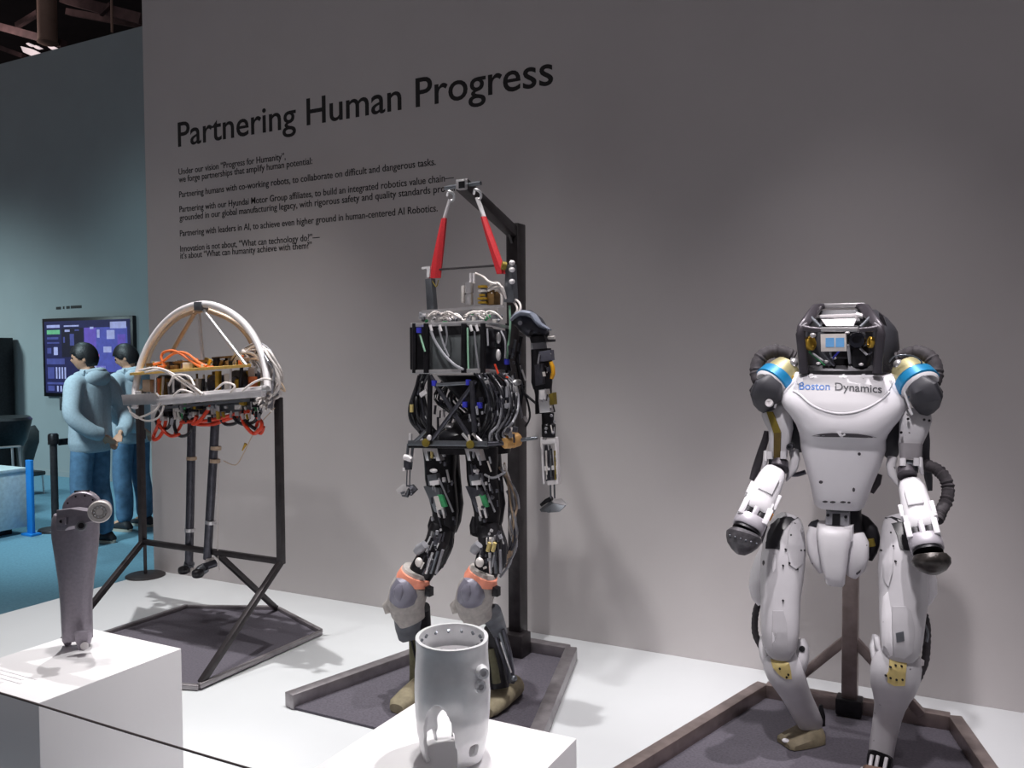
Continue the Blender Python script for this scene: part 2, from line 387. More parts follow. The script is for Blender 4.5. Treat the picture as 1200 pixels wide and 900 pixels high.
for a, b in ((0, .10), (.14, .17), (.21, .28), (.30, .52)): cp.box((-10.66 + a + (b - a) / 2, 7.258, 1.972 + a * 0.02), (b - a, 0.003, 0.035))
cpo = cp.build('caption_lettering', INK, bpy.data.objects['wall_far'])

ctr = thing('display_counter', (-8.3, 4.1, -0.27), 'low white counter at the left edge beside the blue post', 'counter')
MB().box((-8.31, 3.6, 0.045), (1.6, 2.36, 0.50), None, 0.004).build('body', mat('counter_paint', (214, 226, 228), 0.5), ctr)
MB().box((-8.31, 3.6, 0.315), (1.62, 2.38, 0.035), None, 0.004).build('top', mat('counter_paint', (214, 226, 228), 0.5), ctr)
MB().box((-8.36, 3.6, -0.238), (1.46, 2.22, 0.064)).build('plinth', BLK, ctr)
bp_ = thing('blue_post', (-7.41, 4.75, -0.27), 'bright blue flat post standing at the white counter corner', 'post')
MB().box((-7.41, 4.75, 0.075), (0.075, 0.03, 0.67), None, 0.004).build('panel', BPOST, bp_)
MB().box((-7.41, 4.75, -0.26), (0.15, 0.10, 0.02), None, 0.004).build('foot', BPOST, bp_)

def belt_post(x, y, z0, h, label, r=0.032, rb=0.15):
    t = thing('belt_stanchion', (x, y, z0), label, 'stanchion', 'belt stanchions')
    MB().lathe((x, y, z0), (x, y, z0 + h), [(0, rb), (0.010, rb), (0.026, rb * 0.95), (0.030, r * 1.2)], 28).build('base', STEEL, t)
    MB().rod((x, y, z0 + 0.02), (x, y, z0 + h - 0.09), r, None, 14).build('pole', STEEL, t)
    MB().lathe((x, y, z0 + h - 0.10), (x, y, z0 + h), [(0, r), (0, r * 1.45), (0.85, r * 1.45), (1, r * 1.1)], 16).build('belt_head', BLK, t)
    return t
belt_post(-7.39, 4.97, -0.27, 0.90, 'black belt stanchion on the floor left of the standing person')
belt_post(-7.39, 6.75, -0.27, 0.90, 'black belt stanchion farther back behind the two people')
tag(MB().beam((-7.39, 5.02, 0.545), (-7.39, 6.70, 0.545), 0.008, 0.06, (0, 0, 1)).build('barrier_belt', BLK), 'black belt stretched between the two far stanchions', 'belt')
st = thing('slim_stanchion', (-4.395, 3.53, 0), 'slim black stanchion with a round base on the platform corner', 'stanchion')
MB().lathe((-4.395, 3.53, 0), (-4.395, 3.53, 0.9), [(0, 0.115), (0.008, 0.115), (0.014, 0.105), (0.018, 0.02)], 32).build('base', STEEL, st)
MB().rod((-4.395, 3.53, 0.01), (-4.395, 3.53, 0.86), 0.010, None, 12).build('pole', STEEL, st)
MB().lathe((-4.395, 3.53, 0.84), (-4.395, 3.53, 0.9), [(0, 0.01), (0, 0.02), (0.9, 0.02), (1, 0.012)], 14).build('cap', BLK, st)

tall = thing('black_cabinet', (-11.9, 7.05, -0.27), 'tall matt black cabinet against the far wall at left edge', 'cabinet')
MB().box((-12.12, 6.95, 0.66), (1.2, 0.5, 1.86), None, 0.006).build('carcass', BLK, tall)
MB().box((-12.12, 6.69, 0.68), (1.14, 0.02, 1.72), None, 0.004).build('door', RUB, tall)
# chair and draped coat behind the counter
ch = thing('lounge_chair', (-8.9, 5.3, -0.27), 'black chair on thin chrome legs behind the white counter', 'chair')
MB().body([(489, -40, 30, 5.0, 5.6), (492, -40, 33, 5.0, 5.6), (505, -40, 30, 5.0, 5.6), (515, -40, 28, 5.05, 5.6), (523, -38, 24, 5.1, 5.55)], 3.0).build('seat', BLK, ch)
for a, b in (((14, 523), (19, 620)), ((22, 522), (30, 612)), ((-22, 523), (-26, 620)), ((-10, 522), (-9, 612))):
    MB().rod(P(a[0], a[1], 5.12 if b[1] > 615 else 5.45), V((P(b[0], b[1], 5.12 if b[1] > 615 else 5.45).x, 5.12 if b[1] > 615 else 5.45, -0.27)), 0.011, None, 8).build('leg', ALU, ch)
MB().limb([(-40, 524, 5.1, 1.2), (0, 524.5, 5.1, 1.2), (24, 523, 5.1, 1.2)]).build('seat_rail', ALU, ch)
cs = thing('shell_chair', (-8.9, 6.1, -0.27), 'dark grey curved shell chair partly behind the blue post', 'chair')
DGS = mat('dark_grey_plastic', (70, 74, 76), 0.6)
MB().limb([(36, 500, 6.1, 5, .5), (38, 506, 6.1, 7, .5), (37, 517, 6.1, 8, .6), (34, 530, 6.1, 7, .6), (33, 542, 6.1, 5, .6), (33, 556, 6.1, 4, .6)], 2.4).build('backrest', DGS, cs)
q0 = P(33, 556, 6.1)
MB().box((q0.x - 0.14, 6.1, q0.z - 0.0), (0.40, 0.36, 0.05), None, 0.015).build('seat', DGS, cs)
for dx, dy in ((-.3, -.15), (-.3, .15), (.03, -.15), (.03, .15)):
    MB().rod((q0.x + dx, 6.1 + dy, q0.z), (q0.x + dx * 1.1, 6.1 + dy * 1.1, -0.27), 0.011, None, 8).build('leg', ALU, cs)

# ------------------------------------------------------------------ people
def evaluate(o):
    bpy.context.view_layer.update(); dg = bpy.context.evaluated_depsgraph_get(); dg.update()
    return bpy.data.meshes.new_from_object(o.evaluated_get(dg))
def skin_mesh(nodes, links, sub=2):
    names = list(nodes); me = bpy.data.meshes.new('skel')
    me.from_pydata([nodes[k][0] for k in names], [(names.index(a), names.index(b)) for a, b in links], [])
    o = bpy.data.objects.new('skel', me); COL.objects.link(o)
    md = o.modifiers.new('s', 'SKIN'); md.use_smooth_shade = True; md.branch_smoothing = 0.6
    for i, k in enumerate(names):
        r = nodes[k][1]; sv = me.skin_vertices[0].data[i]; sv.radius = r if isinstance(r, tuple) else (r, r); sv.use_root = (i == 0)
    o.modifiers.new('d', 'SUBSURF').levels = sub
    out = evaluate(o); bpy.data.objects.remove(o); bpy.data.meshes.remove(me)
    return out
def mesh_mb(me, b=None):
    b = b or MB(); b.add([q.co.copy() for q in me.vertices], [tuple(p.vertices) for p in me.polygons]); return b
def remesh(b, vox):
    me = bpy.data.meshes.new('r'); me.from_pydata([tuple(q) for q in b.v], [], b.f); o = bpy.data.objects.new('r', me); COL.objects.link(o)
    md = o.modifiers.new('r', 'REMESH'); md.mode = 'VOXEL'; md.voxel_size = vox; md.use_smooth_shade = True
    sm = o.modifiers.new('s', 'SMOOTH'); sm.factor = 0.5; sm.iterations = 3
    out = evaluate(o); bpy.data.objects.remove(o); bpy.data.meshes.remove(me); return out
def head_shape(c, tilt):
    b = MB(); k, n = 22, 28; rings = []
    for i in range(k + 1):
        th = math.pi * i / k; z = -math.cos(th); q = max(math.sin(th), 0.01); ring = []
        for j in range(n):
            a = 2 * math.pi * j / n; x = math.cos(a) * q; y = math.sin(a) * q
            px, py, pz = x * 0.076, y * 0.098, z * 0.118
            if z < 0: px *= 1 - 0.30 * (-z) ** 1.3; py *= 1 - 0.12 * -z if y > 0 else 1 - 0.42 * -z
            if y > 0.5 and abs(x) < 0.6:                           # face: brow, sockets, nose, lips, chin
                py += 0.022 * math.exp(-((z + 0.18) / 0.13) ** 2 - (x / 0.16) ** 2)
                py -= 0.008 * math.exp(-((z - 0.03) / 0.09) ** 2 - ((abs(x) - 0.36) / 0.14) ** 2)
                py += 0.006 * math.exp(-((z + 0.50) / 0.07) ** 2 - (x / 0.28) ** 2)
                py += 0.008 * math.exp(-((z + 0.80) / 0.12) ** 2 - (x / 0.3) ** 2)
            ring.append(V((px, py, pz)))
        rings.append(ring)
    R = Matrix.Rotation(tilt, 3, 'X')
    b.rings([[R @ p + V(c) for p in r] for r in rings])
    for s_ in (-1, 1): b.ell(R @ V((s_ * 0.077, -0.008, -0.012)) + V(c), (0.010, 0.019, 0.032), R, 10, 8)
    return b
def hand(b, wrist, d, across, curl):
    wrist = V(wrist); d = V(d).normalized(); across = V(across); across = (across - d * across.dot(d)).normalized(); nrm = d.cross(across) * curl
    R = Matrix((across, nrm, d)).transposed()
    b.ell(wrist + d * 0.045, (0.040, 0.017, 0.056), R, 12, 8)
    for i, L in enumerate((0.066, 0.076, 0.070, 0.054)):
        s0 = wrist + d * 0.085 + across * ((i - 1.5) * 0.021)
        b.tube([s0 - d * 0.02, s0 + d * L * 0.4, s0 + d * L * 0.75 + nrm * 0.014, s0 + d * L * 0.9 + nrm * 0.034], (0.0095, 0.0075), 8, 3)
    s0 = wrist + d * 0.03 - across * 0.036
    b.tube([s0, s0 - across * 0.022 + d * 0.03, s0 - across * 0.026 + d * 0.062 + nrm * 0.008], (0.011, 0.009), 8, 3)
SK = {'pel': ((0, 0, .95), (.12, .10)), 'waist': ((0, .005, 1.08), (.125, .095)), 'chest': ((0, 0, 1.26), (.15, .11)), 'collar': ((0, -.015, 1.41), (.085, .08)), 'neck': ((0, 0, 1.49), .052), 'skull': ((0, .02, 1.56), .05)}
for n_, s_ in (('l', -1), ('r', 1)):
    SK['sh' + n_] = ((s_ * .165, -.015, 1.385), .062); SK['el' + n_] = ((s_ * .275, -.10, 1.13), .043); SK['fa' + n_] = ((s_ * .19, -.185, 1.0), .036); SK['wr' + n_] = ((s_ * .085, -.225, .95), .027)
    SK['hip' + n_] = ((s_ * .085, 0, .88), .075); SK['kn' + n_] = ((s_ * .105, .025, .48), .058); SK['ca' + n_] = ((s_ * .11, -.02, .33), .056); SK['an' + n_] = ((s_ * .115, -.02, .09), .038); SK['to' + n_] = ((s_ * .135, .13, .035), .034)
LK = [('pel', 'waist'), ('waist', 'chest'), ('chest', 'collar'), ('collar', 'neck'), ('neck', 'skull')]
for n_ in 'lr': LK += [('collar', 'sh' + n_), ('sh' + n_, 'el' + n_), ('el' + n_, 'fa' + n_), ('fa' + n_, 'wr' + n_), ('pel', 'hip' + n_), ('hip' + n_, 'kn' + n_), ('kn' + n_, 'ca' + n_), ('ca' + n_, 'an' + n_), ('an' + n_, 'to' + n_)]
def grown(keys, extra, over={}):
    nd = {}
    for k in keys:
        p_, r_ = SK[k]; r_ = r_ if isinstance(r_, tuple) else (r_, r_)
        nd[k] = (over.get(k, (p_,))[0], tuple(x + extra for x in r_))
    return nd, [l for l in LK if l[0] in nd and l[1] in nd]
def person(loc, rz, headturn, tilt, label, hood_mat):
    t = thing('person', loc, label, 'person', 'people at the wall screen'); L = V(loc); M = Matrix.Rotation(rz, 3, 'Z'); HM = Matrix.Rotation(headturn, 3, 'Z')
    def put(b, name, mt, hd=False, ang=60):
        piv = V((0, 0.0, 0))
        b.v = [L + M @ ((HM @ q) if hd else q) for q in b.v]; return b.build(name, mt, t, ang)
    b = mesh_mb(skin_mesh(SK, LK))
    hc = V((0, .035, 1.60)); hb = head_shape(hc, tilt)
    hb.v = [HM @ q for q in hb.v]; b.add(hb.v, hb.f)
    hand(b, SK['wrl'][0], (0.75, -0.15, -0.65), (0.2, -1, 0.1), 1); hand(b, SK['wrr'][0], (-0.72, -0.05, -0.7), (0.2, 1, 0.1), 1)
    put(mesh_mb(remesh(b, 0.009)), 'body', SKIN)
    hm = MB(); rr = []
    for z_, rx, ry, yo in ((.80, .165, .125, 0), (.82, .178, .138, 0), (.88, .196, .150, 0), (.98, .192, .140, 0), (1.12, .188, .132, 0), (1.26, .196, .132, 0), (1.36, .180, .118, -.01), (1.42, .135, .098, -.015), (1.47, .085, .082, -.01), (1.50, .072, .075, 0)):
        rr.append([V((rx * math.cos(2 * math.pi * j / 28), yo + ry * math.sin(2 * math.pi * j / 28), z_)) for j in range(28)])
    hm.rings(rr)
    for s_ in (-1, 1):
        hm.tube([(s_ * .11, -.01, 1.375), (s_ * .175, -.015, 1.375), (s_ * .235, -.05, 1.27), (s_ * .285, -.10, 1.12), (s_ * .20, -.185, 1.00), (s_ * .105, -.217, .960)], (.084, .058), 16, 5)
    put(mesh_mb(remesh(hm, 0.012)), 'hoodie', hood_mat)
    nd, lk = grown(['pel', 'hipl', 'knl', 'cal', 'hipr', 'knr', 'car'], 0.028); nd['pel'] = ((0, 0, .95), (.10, .09))
    for s_, n_ in ((-1, 'l'), (1, 'r')):
        nd['hm' + n_] = ((s_ * .115, -.015, .06), (.074, .078)); lk.append(('ca' + n_, 'hm' + n_))
    put(mesh_mb(skin_mesh(nd, lk)), 'jeans', JEAN)
    hd = MB().ell((0, -.085, 1.425), (.125, .075, .085), Matrix.Rotation(0.5, 3, 'X'), 20, 12)
    hd.tube([(-.10, -.06, 1.47), (-.105, .03, 1.45), (-.06, .085, 1.40), (0, .10, 1.37), (.06, .085, 1.40), (.105, .03, 1.45), (.10, -.06, 1.47), (0, -.12, 1.49), (-.10, -.06, 1.47)], 0.026, 10)
    put(hd, 'hood', hood_mat)
    # hair: a cap over the skull, longer at the back, cut above the ears
    hb2 = MB(); k, n = 16, 30; rings = []
    R = Matrix.Rotation(tilt, 3, 'X')
    for i in range(k + 1):
        ring = []
        for j in range(n):
            a = 2 * math.pi * j / n; y = math.sin(a)
            low = -0.62 if y < -0.2 else (-0.05 + 0.0 * y if y < 0.45 else 0.34)
            z = 1 - (1 - low) * (i / k); z = max(min(z, 0.999), -0.95); q = math.sqrt(1 - z * z)
            f = 1.13 + 0.035 * math.sin(j * 2.7 + i * 1.3) * (i / k)
            ring.append(R @ V((math.cos(a) * q * 0.078 * f, y * q * 0.100 * f, z * 0.120 * 1.09)) + hc)
        rings.append(ring)
    hb2.rings(rings); put(hb2, 'hair', HAIR, True)
    for s_ in (-1, 1):
        e = R @ V((s_ * 0.030, 0.088, 0.002)) + hc
        put(MB().ell(e, (0.013, 0.009, 0.007), None, 10, 6), 'eye', BLK, True)
        sh = MB()
        rr = []
        for y_, w_, h_ in ((-.10, .034, .05), (-.06, .045, .09), (0, .046, .085), (.07, .050, .06), (.13, .046, .05), (.17, .030, .035)):
            rr.append([V((s_ * .125 + w_ * math.cos(2 * math.pi * j / 14), y_, h_ / 2 + 0.012 + h_ / 2 * math.sin(2 * math.pi * j / 14))) for j in range(14)])
        sh.rings(rr); so = put(sh, 'shoe', SHOE)
        sl = MB()
        sl.rings([[V((s_ * .125 + w_ * math.cos(2 * math.pi * j / 14), 0.035 + l_ * math.sin(2 * math.pi * j / 14), z_)) for j in range(14)] for z_, w_, l_ in ((0, .048, .150), (.022, .050, .152))])
        put(sl, 'sole', SOLE, False)
    return t
person((-6.53, 4.73, -0.27), math.radians(100), math.radians(38), -0.10, 'person in pale blue hoodie and jeans, hands clasped behind the back, by the stanchion', HOOD)
person((-6.83, 5.37, -0.27), math.radians(92), math.radians(35), -0.35, 'person in blue hoodie looking down, half hidden behind the arched robot', HOOD)
# ------------------------------------------------------------------ plinths and their exhibits
BT = 0.5
tag(MB().box((-2.19, 1.499, BT / 2), (0.40, 0.433, BT), None, 0.003).build('display_plinth', BOXW), 'white square plinth at lower left under the grey limb casting', 'plinth', 'display plinths')
tag(MB().box((-0.956, 1.492, BT / 2), (0.428, 0.425, BT), None, 0.003).build('display_plinth', BOXW), 'white square plinth at bottom centre under the silver casting', 'plinth', 'display plinths')
# faint printed caption on the left plinth top
cpm = MB()
for i, L_ in enumerate((.16, .13, .15, .10)): cpm.box((-2.30 + L_ / 2, 1.375 - i * 0.018, BT + 0.0006), (L_, 0.006, 0.001))
bpy.data.objects['display_plinth'].users_collection
cpm.build('caption_lettering', mat('pale_print', (228, 226, 229), 0.6), bpy.data.objects['display_plinth'])

# cord barrier in front
cr = thing('cord_barrier', (-1.3, 0.95, -0.27), 'thin dark barrier cord stretched in front of both white plinths', 'barrier')
MB().tube([(-2.25, 0.95, 0.720), (-1.6, 0.95, 0.7178), (-1.05, 0.95, 0.715), (-0.2, 0.95, 0.720)], 0.0019, 8, 6).build('cord', ROPE, cr)
for x in (-2.26, -0.19):
    b = MB(); b.rod((x, 0.95, -0.26), (x, 0.95, 0.74), 0.008, None, 10); b.build('post', STEEL, cr)
    MB().lathe((x, 0.95, -0.27), (x, 0.95, -0.25), [(0, 0.06), (0.6, 0.06), (1, 0.02)], 20).build('base', STEEL, cr)

# grey limb casting on the left plinth
LY = 1.585
lg = thing('limb_casting', PZ(88, 758, BT), 'grey metal lower leg casting standing upright on the left white plinth', 'casting')
MB().body([(748, 74.5, 107.5, LY - .03, LY + .035), (735, 74, 107, LY - .032, LY + .037), (705, 72.5, 106.5, LY - .034, LY + .038), (680, 70.5, 108.5, LY - .037, LY + .042), (660, 68, 111, LY - .040, LY + .046),
           (642, 65.5, 113, LY - .043, LY + .050), (628, 63.5, 114, LY - .044, LY + .052), (614, 63, 114, LY - .043, LY + .052), (606, 64, 115, LY - .040, LY + .05), (601, 66, 114, LY - .034, LY + .045)], 2.5, 36).build('shell', PURG, lg)
lp = MB()
lp.limb([(80, 742, LY - .005, 6, .9), (79, 752, LY - .005, 5, .9), (80, 756.5, LY - .005, 3.2, .9)], 2.4)
lp.build('prong', PURG, lg)
MB().limb([(98, 740, LY - .028, 9.5, .35), (97.5, 752, LY - .028, 8, .35), (96, 762, LY - .028, 3.0, .35)], 2.4).build('prong', PURG, lg)
MB().limb([(103, 742, LY + .02, 4.5, .8), (103.5, 748, LY + .02, 4, .8), (103, 753.5, LY + .02, 3, .8)], 2.4).build('prong', PURG, lg)
MB().lathe(P(99, 757, LY - .041), P(99, 757, LY - .03), [(0, .0075), (.3, .0075), (.3, .011), (1, .011)], 18).build('bearing', ALU_W, lg)
# collar block, clevis disc and bearing at the top
MB().plate([(65.5, 598, LY - .06), (82, 596, LY - .06), (108, 600, LY - .05), (110, 612, LY - .05), (80, 616, LY - .055), (76, 622, LY - .06), (65.5, 622, LY - .06)], LY, 0.03, 0.004).build('collar', PURG, lg)
MB().plate([(68, 608, LY - .064), (76, 606.5, LY - .064), (76, 615, LY - .064), (68, 616, LY - .064)], LY, 0.006, 0.001).build('pad', PURG, lg)
MB().rod(P(71.5, 611, LY - .066), P(71.5, 611, LY - .055), 0.0045, None, 14).build('screw', BLK, lg)
dn = MB()
Cc = P(96, 596, LY + .01); ax = V((0.72, -0.69, 0.0)).normalized()
dn.lathe(Cc - ax * 0.030, Cc + ax * 0.012, [(0, .030), (0, .047), (.08, .050), (.92, .050), (1, .047), (1, .030)], 40)
dn.build('clevis_disc', PURG, lg)
sl_ = MB(); Rz = Matrix.Rotation(math.atan2(ax.y, ax.x), 3, 'Z')
sl_.box(Cc + V((0, 0, .049)) - ax * .008, (0.006, 0.04, 0.006), Rz, 0.001); sl_.build('slot', BLK, lg)
sc_ = MB()
for a in (40, 75, 110, 150):
    q = Cc + ax * 0.012 + (V((-ax.y, ax.x, 0)) * math.cos(math.radians(a)) + V((0, 0, 1)) * math.sin(math.radians(a))) * 0.040
    sc_.rod(q - ax * .004, q + ax * .001, 0.0028, None, 10)
sc_.build('screw', BLK, lg)
Bc = P(117, 599.5, LY - .045)
MB().lathe(Bc - ax * .050, Bc - ax * .004, [(0, .022), (.1, .026), (1, .026)], 28).build('boss', PURG, lg)
MB().lathe(Bc - ax * .006, Bc + ax * .008, [(0, .027), (.15, .0305), (.8, .0305), (1, .028), (1, .019), (.6, .018), (.6, .010), (.8, .009), (.8, .001)], 36).build('bearing', BEAR, lg)
bl = MB()
for k in range(10):
    a = k * math.pi / 5; q = Bc + ax * .004 + (V((-ax.y, ax.x, 0)) * math.cos(a) + V((0, 0, 1)) * math.sin(a)) * 0.0145
    bl.ell(q, (.0036, .0036, .0036), None, 8, 6)
bl.build('bearing_ball', ALU, lg, kind='stuff')
MB().lathe(P(95, 616, LY - .060), P(95, 616, LY - .035), [(0, .0085), (0, .012), (.5, .013), (1, .016)], 20).build('screw_boss', ALU_D, lg)
MB().rod(P(95, 616, LY - .0605), P(95, 616, LY - .055), .008, None, 16).build('screw_hole', BLK, lg)

# silver casting on the centre plinth
ccx, ccy = P(530, 800, 1.515).x, 1.515
cg = thing('silver_casting', (ccx, ccy, BT), 'shiny hollow silver metal casting with two prongs on the centre plinth', 'casting')
def casting():
    H0 = P(530, 746, ccy).z - BT; NT, NZ = 88, 46
    prof = [(0.0, .064), (.10, .070), (.25, .0755), (.40, .0785), (.55, .0795), (.70, .0785), (.82, .0765), (.90, .0755), (1.0, .0765)]
    def rad(h):
        for (a, ra), (b, rb) in zip(prof, prof[1:]):
            if h <= b: t = (h - a) / (b - a); t = t * t * (3 - 2 * t); return ra + (rb - ra) * t
        return prof[-1][1]
    bm = bmesh.new(); g = []
    vd = math.atan2(-ccy, -ccx)                                    # angle that faces the visitor
    for i in range(NZ + 1):
        h = i / NZ; row = []
        for j in range(NT):
            a = 2 * math.pi * j / NT; r = rad(h); da = (a - vd + math.pi) % (2 * math.pi) - math.pi
            flare = 0.006 * math.exp(-((da - 0.95) / 0.35) ** 2) * (1 - abs(h - .5)) - 0.006 * math.exp(-((da + 0.05) / 0.4) ** 2) * math.exp(-((h - .45) / .18) ** 2)
            x = ccx + (r + flare) * math.cos(a); y = ccy + (r + flare) * math.sin(a) * 1.0
            ux = V((math.cos(vd), math.sin(vd), 0)); d = V((x - ccx, y - ccy, 0)); k = d.dot(ux)
            d += ux * k * 0.18
            row.append(bm.verts.new((ccx + d.x, ccy + d.y, BT + 0.001 + h * H0)))
        g.append(row)
    for i in range(NZ):
        for j in range(NT):
            a = 2 * math.pi * (j + .5) / NT; da = (a - vd + math.pi) % (2 * math.pi) - math.pi; h = (i + .5) / NZ
            cut = False
            c0 = -0.42; wd = 0.50
            arch = 0.54 * math.sqrt(max(0, 1 - ((da - c0) / wd) ** 2)) if abs(da - c0) < wd else 0
            if h < arch: cut = True
            db_s = da - math.pi if da > 0 else da + math.pi
            de = abs(db_s) - 0.32
            if abs(de) < 0.25 and h < 0.24 * math.sqrt(max(0, 1 - (de / .25) ** 2)): cut = True
            if abs(da - 0.62) < 0.12 and 0.10 < h < 0.19: cut = True                     # slot of the right prong
            if ((da - 1.45) / 0.16) ** 2 + ((h - .62) / .06) ** 2 < 1 or ((da - 1.5) / 0.16) ** 2 + ((h - .47) / .05) ** 2 < 1: cut = True
            edge = 0.05 + 0.10 * math.cos(da * 1.0 + 1.2) ** 2 * 0
            if h < 0.10 and (1.25 < da < 2.4 or -2.4 < da < -1.45): cut = True
            if not cut: bm.faces.new((g[i][j], g[i][(j + 1) % NT], g[i + 1][(j + 1) % NT], g[i + 1][j]))
    for v_ in [v_ for v_ in bm.verts if not v_.link_faces]: bm.verts.remove(v_)
    be = [v_ for v_ in bm.verts if any(e.is_boundary for e in v_.link_edges) and v_.co.z < BT + H0 - .002]
    for _ in range(6): bmesh.ops.smooth_vert(bm, verts=be, factor=0.5, use_axis_x=True, use_axis_y=True, use_axis_z=True)
    bmesh.ops.recalc_face_normals(bm, faces=bm.faces)
    me = bpy.data.meshes.new('shell')
    for v_ in bm.verts: v_.co -= V((ccx, ccy, BT))
    bm.to_mesh(me); bm.free(); me.materials.append(SATIN)
    o = bpy.data.objects.new('shell', me); COL.objects.link(o); o.parent = cg; ORG_LOC[o.name] = org(cg)
    sd = o.modifiers.new('t', 'SOLIDIFY'); sd.thickness = 0.008; sd.offset = -1
    bv = o.modifiers.new('b', 'BEVEL'); bv.width = 0.0016; bv.segments = 2; bv.limit_method = 'ANGLE'
    me.shade_smooth(); o.modifiers.new('e', 'EDGE_SPLIT').split_angle = math.radians(50)
    return H0
H0 = casting()
q = V((ccx, ccy, BT + H0))
MB().lathe(q - V((0, 0, .05)), q - V((0, 0, .042)), [(0, .02), (0, .068), (1, .068), (1, .02)], 36).build('inner_flange', ALU, cg)
for u, v in ((563, 789), (560, 805)):
    c = P(u, v, ccy - .035); MB().lathe(c + V((-.006, .012, 0)), c + V((.010, -.004, .002)), [(0, .014), (.6, .014), (.8, .011), (1, .011), (1, .006), (.6, .006), (.6, .001)], 20).build('screw_boss', SATIN, cg)
rp = MB()
for k in range(14):
    a = 2 * math.pi * k / 14; rp.rod(q + V((math.cos(a) * .066, math.sin(a) * .066, -.012)), q + V((math.cos(a) * .062, math.sin(a) * .062, -.006)), .003, None, 8)
rp.build('rim_screw', ALU_D, cg, kind='stuff')

# ------------------------------------------------------------------ stand and robot at left
s1 = thing('robot_stand', (-3.17, 2.78, 0), 'black tube stand on a hexagonal mat carrying the arched robot', 'stand', 'robot stands')
HX = [(-2.70, 2.41), (-2.71, 3.16), (-3.166, 3.357), (-3.62, 3.16), (-3.63, 2.41), (-3.17, 2.26)]
b = MB(); A = [V((x, y, .008)) for x, y in HX]; B = [V((x, y, 0.0)) for x, y in HX]; b.rings([B, A]); b.build('base_mat', FELT, s1)
for i in range(6):
    a_, b_ = HX[i], HX[(i + 1) % 6]; MB().beam((*a_, .018), (*b_, .013), .022, .020, (0, 0, 1), .003).build('frame_bar', STEEL_G, s1)
XL, XR, SY, SZ = -3.625, -2.712, 2.9, 0.413
MB().beam((XL, SY, SZ), (XR, SY, SZ), .026, .026, (0, 0, 1), .003).build('crossbar', STEEL, s1)
MB().beam((XL, 2.43, .02), (XL, SY, SZ), .026, .026, (1, 0, 0), .003).build('leg', STEEL, s1)
MB().beam((XR, 2.43, .02), (XR, SY, SZ), .026, .026, (1, 0, 0), .003).build('leg', STEEL, s1)
MB().beam((-3.166, 3.34, .02), (-3.12, SY, SZ), .026, .026, (1, 0, 0), .003).build('leg', STEEL, s1)
MB().beam((XL, SY, SZ - .012), (XL, SY, 1.13), .030, .030, (0, 1, 0), .003).build('upright', STEEL, s1)
MB().beam((XR, SY, SZ - .012), (XR, SY, 1.155), .030, .030, (0, 1, 0), .003).build('upright', STEEL, s1)
MB().rod((XR, SY, 1.15), P(322, 459, 2.9), .010, None, 10).build('hook', ALU_D, s1)

r1 = thing('arched_robot', (-3.17, 2.9, 0.30), 'old two-legged robot with a silver hoop and tangled cables on a black tube stand', 'robot')
def hoop(uvs, y0, y1, r, name, mt):
    vt = min(q[1] for q in uvs); vb = max(q[1] for q in uvs)
    MB().tube([P(u, v, y1 + (y0 - y1) * (v - vt) / (vb - vt)) for u, v in uvs], r, 12, 5).build(name, mt, r1)
hoop([(158, 478), (159, 455), (164, 430), (174, 405), (188, 384), (205, 368), (222, 359.5), (236, 356.5), (251, 358), (268, 365), (284, 377), (296, 392), (305, 410), (311, 430), (314, 457)], 2.78, 2.93, .0165, 'front_hoop', ALU_W)
hoop([(172, 426), (176, 413), (185, 396), (198, 381), (213, 370), (236, 363), (256, 368), (274, 377), (287, 389), (295, 402), (299, 418)], 3.12, 2.96, .013, 'rear_hoop', BEIGE)
MB().box(P(235.5, 359, 2.93), (.045, .05, .042), None, .004).build('hoop_clamp', ALU_D, r1)
MB().rod(P(228, 367, 2.95), P(240, 364, 2.93), .006).build('clamp_pin', BEIGE, r1)
for a, c, r in (((228, 367, 2.95), (201, 413, 3.02), .011), ((233, 366, 2.95), (238.5, 430, 2.92), .0085), ((239, 364, 2.93), (290, 430, 2.82), .009)):
    MB().rod(P(*a), P(*c), r, None, 10).build('brace', ALU if c[0] > 210 else BEIGE, r1)
# front rail with its end plate, rear rail, side rails
FY, RY = 2.78, 3.10
DEP_ = V((-0.70, 0.714, 0.02))
fr = MB().beam(P(180, 470, FY), P(309, 458.5, FY), .030, .046, (0, 0, 1), .004).build('front_rail', ALU_W, r1)
MB().beam(P(184, 468.5, FY - .018), P(308, 457, FY - .018), .006, .010, (0, 0, 1), .001).build('rail_lip', ALU_W, fr)
MB().plate([(142, 463), (180, 460.5), (187, 468), (182, 474), (144, 475)], FY - .02, .02, .002).build('end_plate', ALU, r1)
MB().beam(P(170, 455, RY), P(306, 446, RY), .03, .03, (0, 0, 1), .003).build('rear_rail', ALU, r1)
for u, v, w_ in ((162, 462, .03), (309, 457, .03)): MB().beam(P(u, v, FY), P(u, v, FY) + DEP_ * .26, .028, .03, (0, 0, 1), .003).build('side_rail', ALU, r1)
MB().rod(P(309, 456, FY - .02), P(314, 455.5, FY - .02), .013, None, 14).build('rail_cap', ALU, r1)
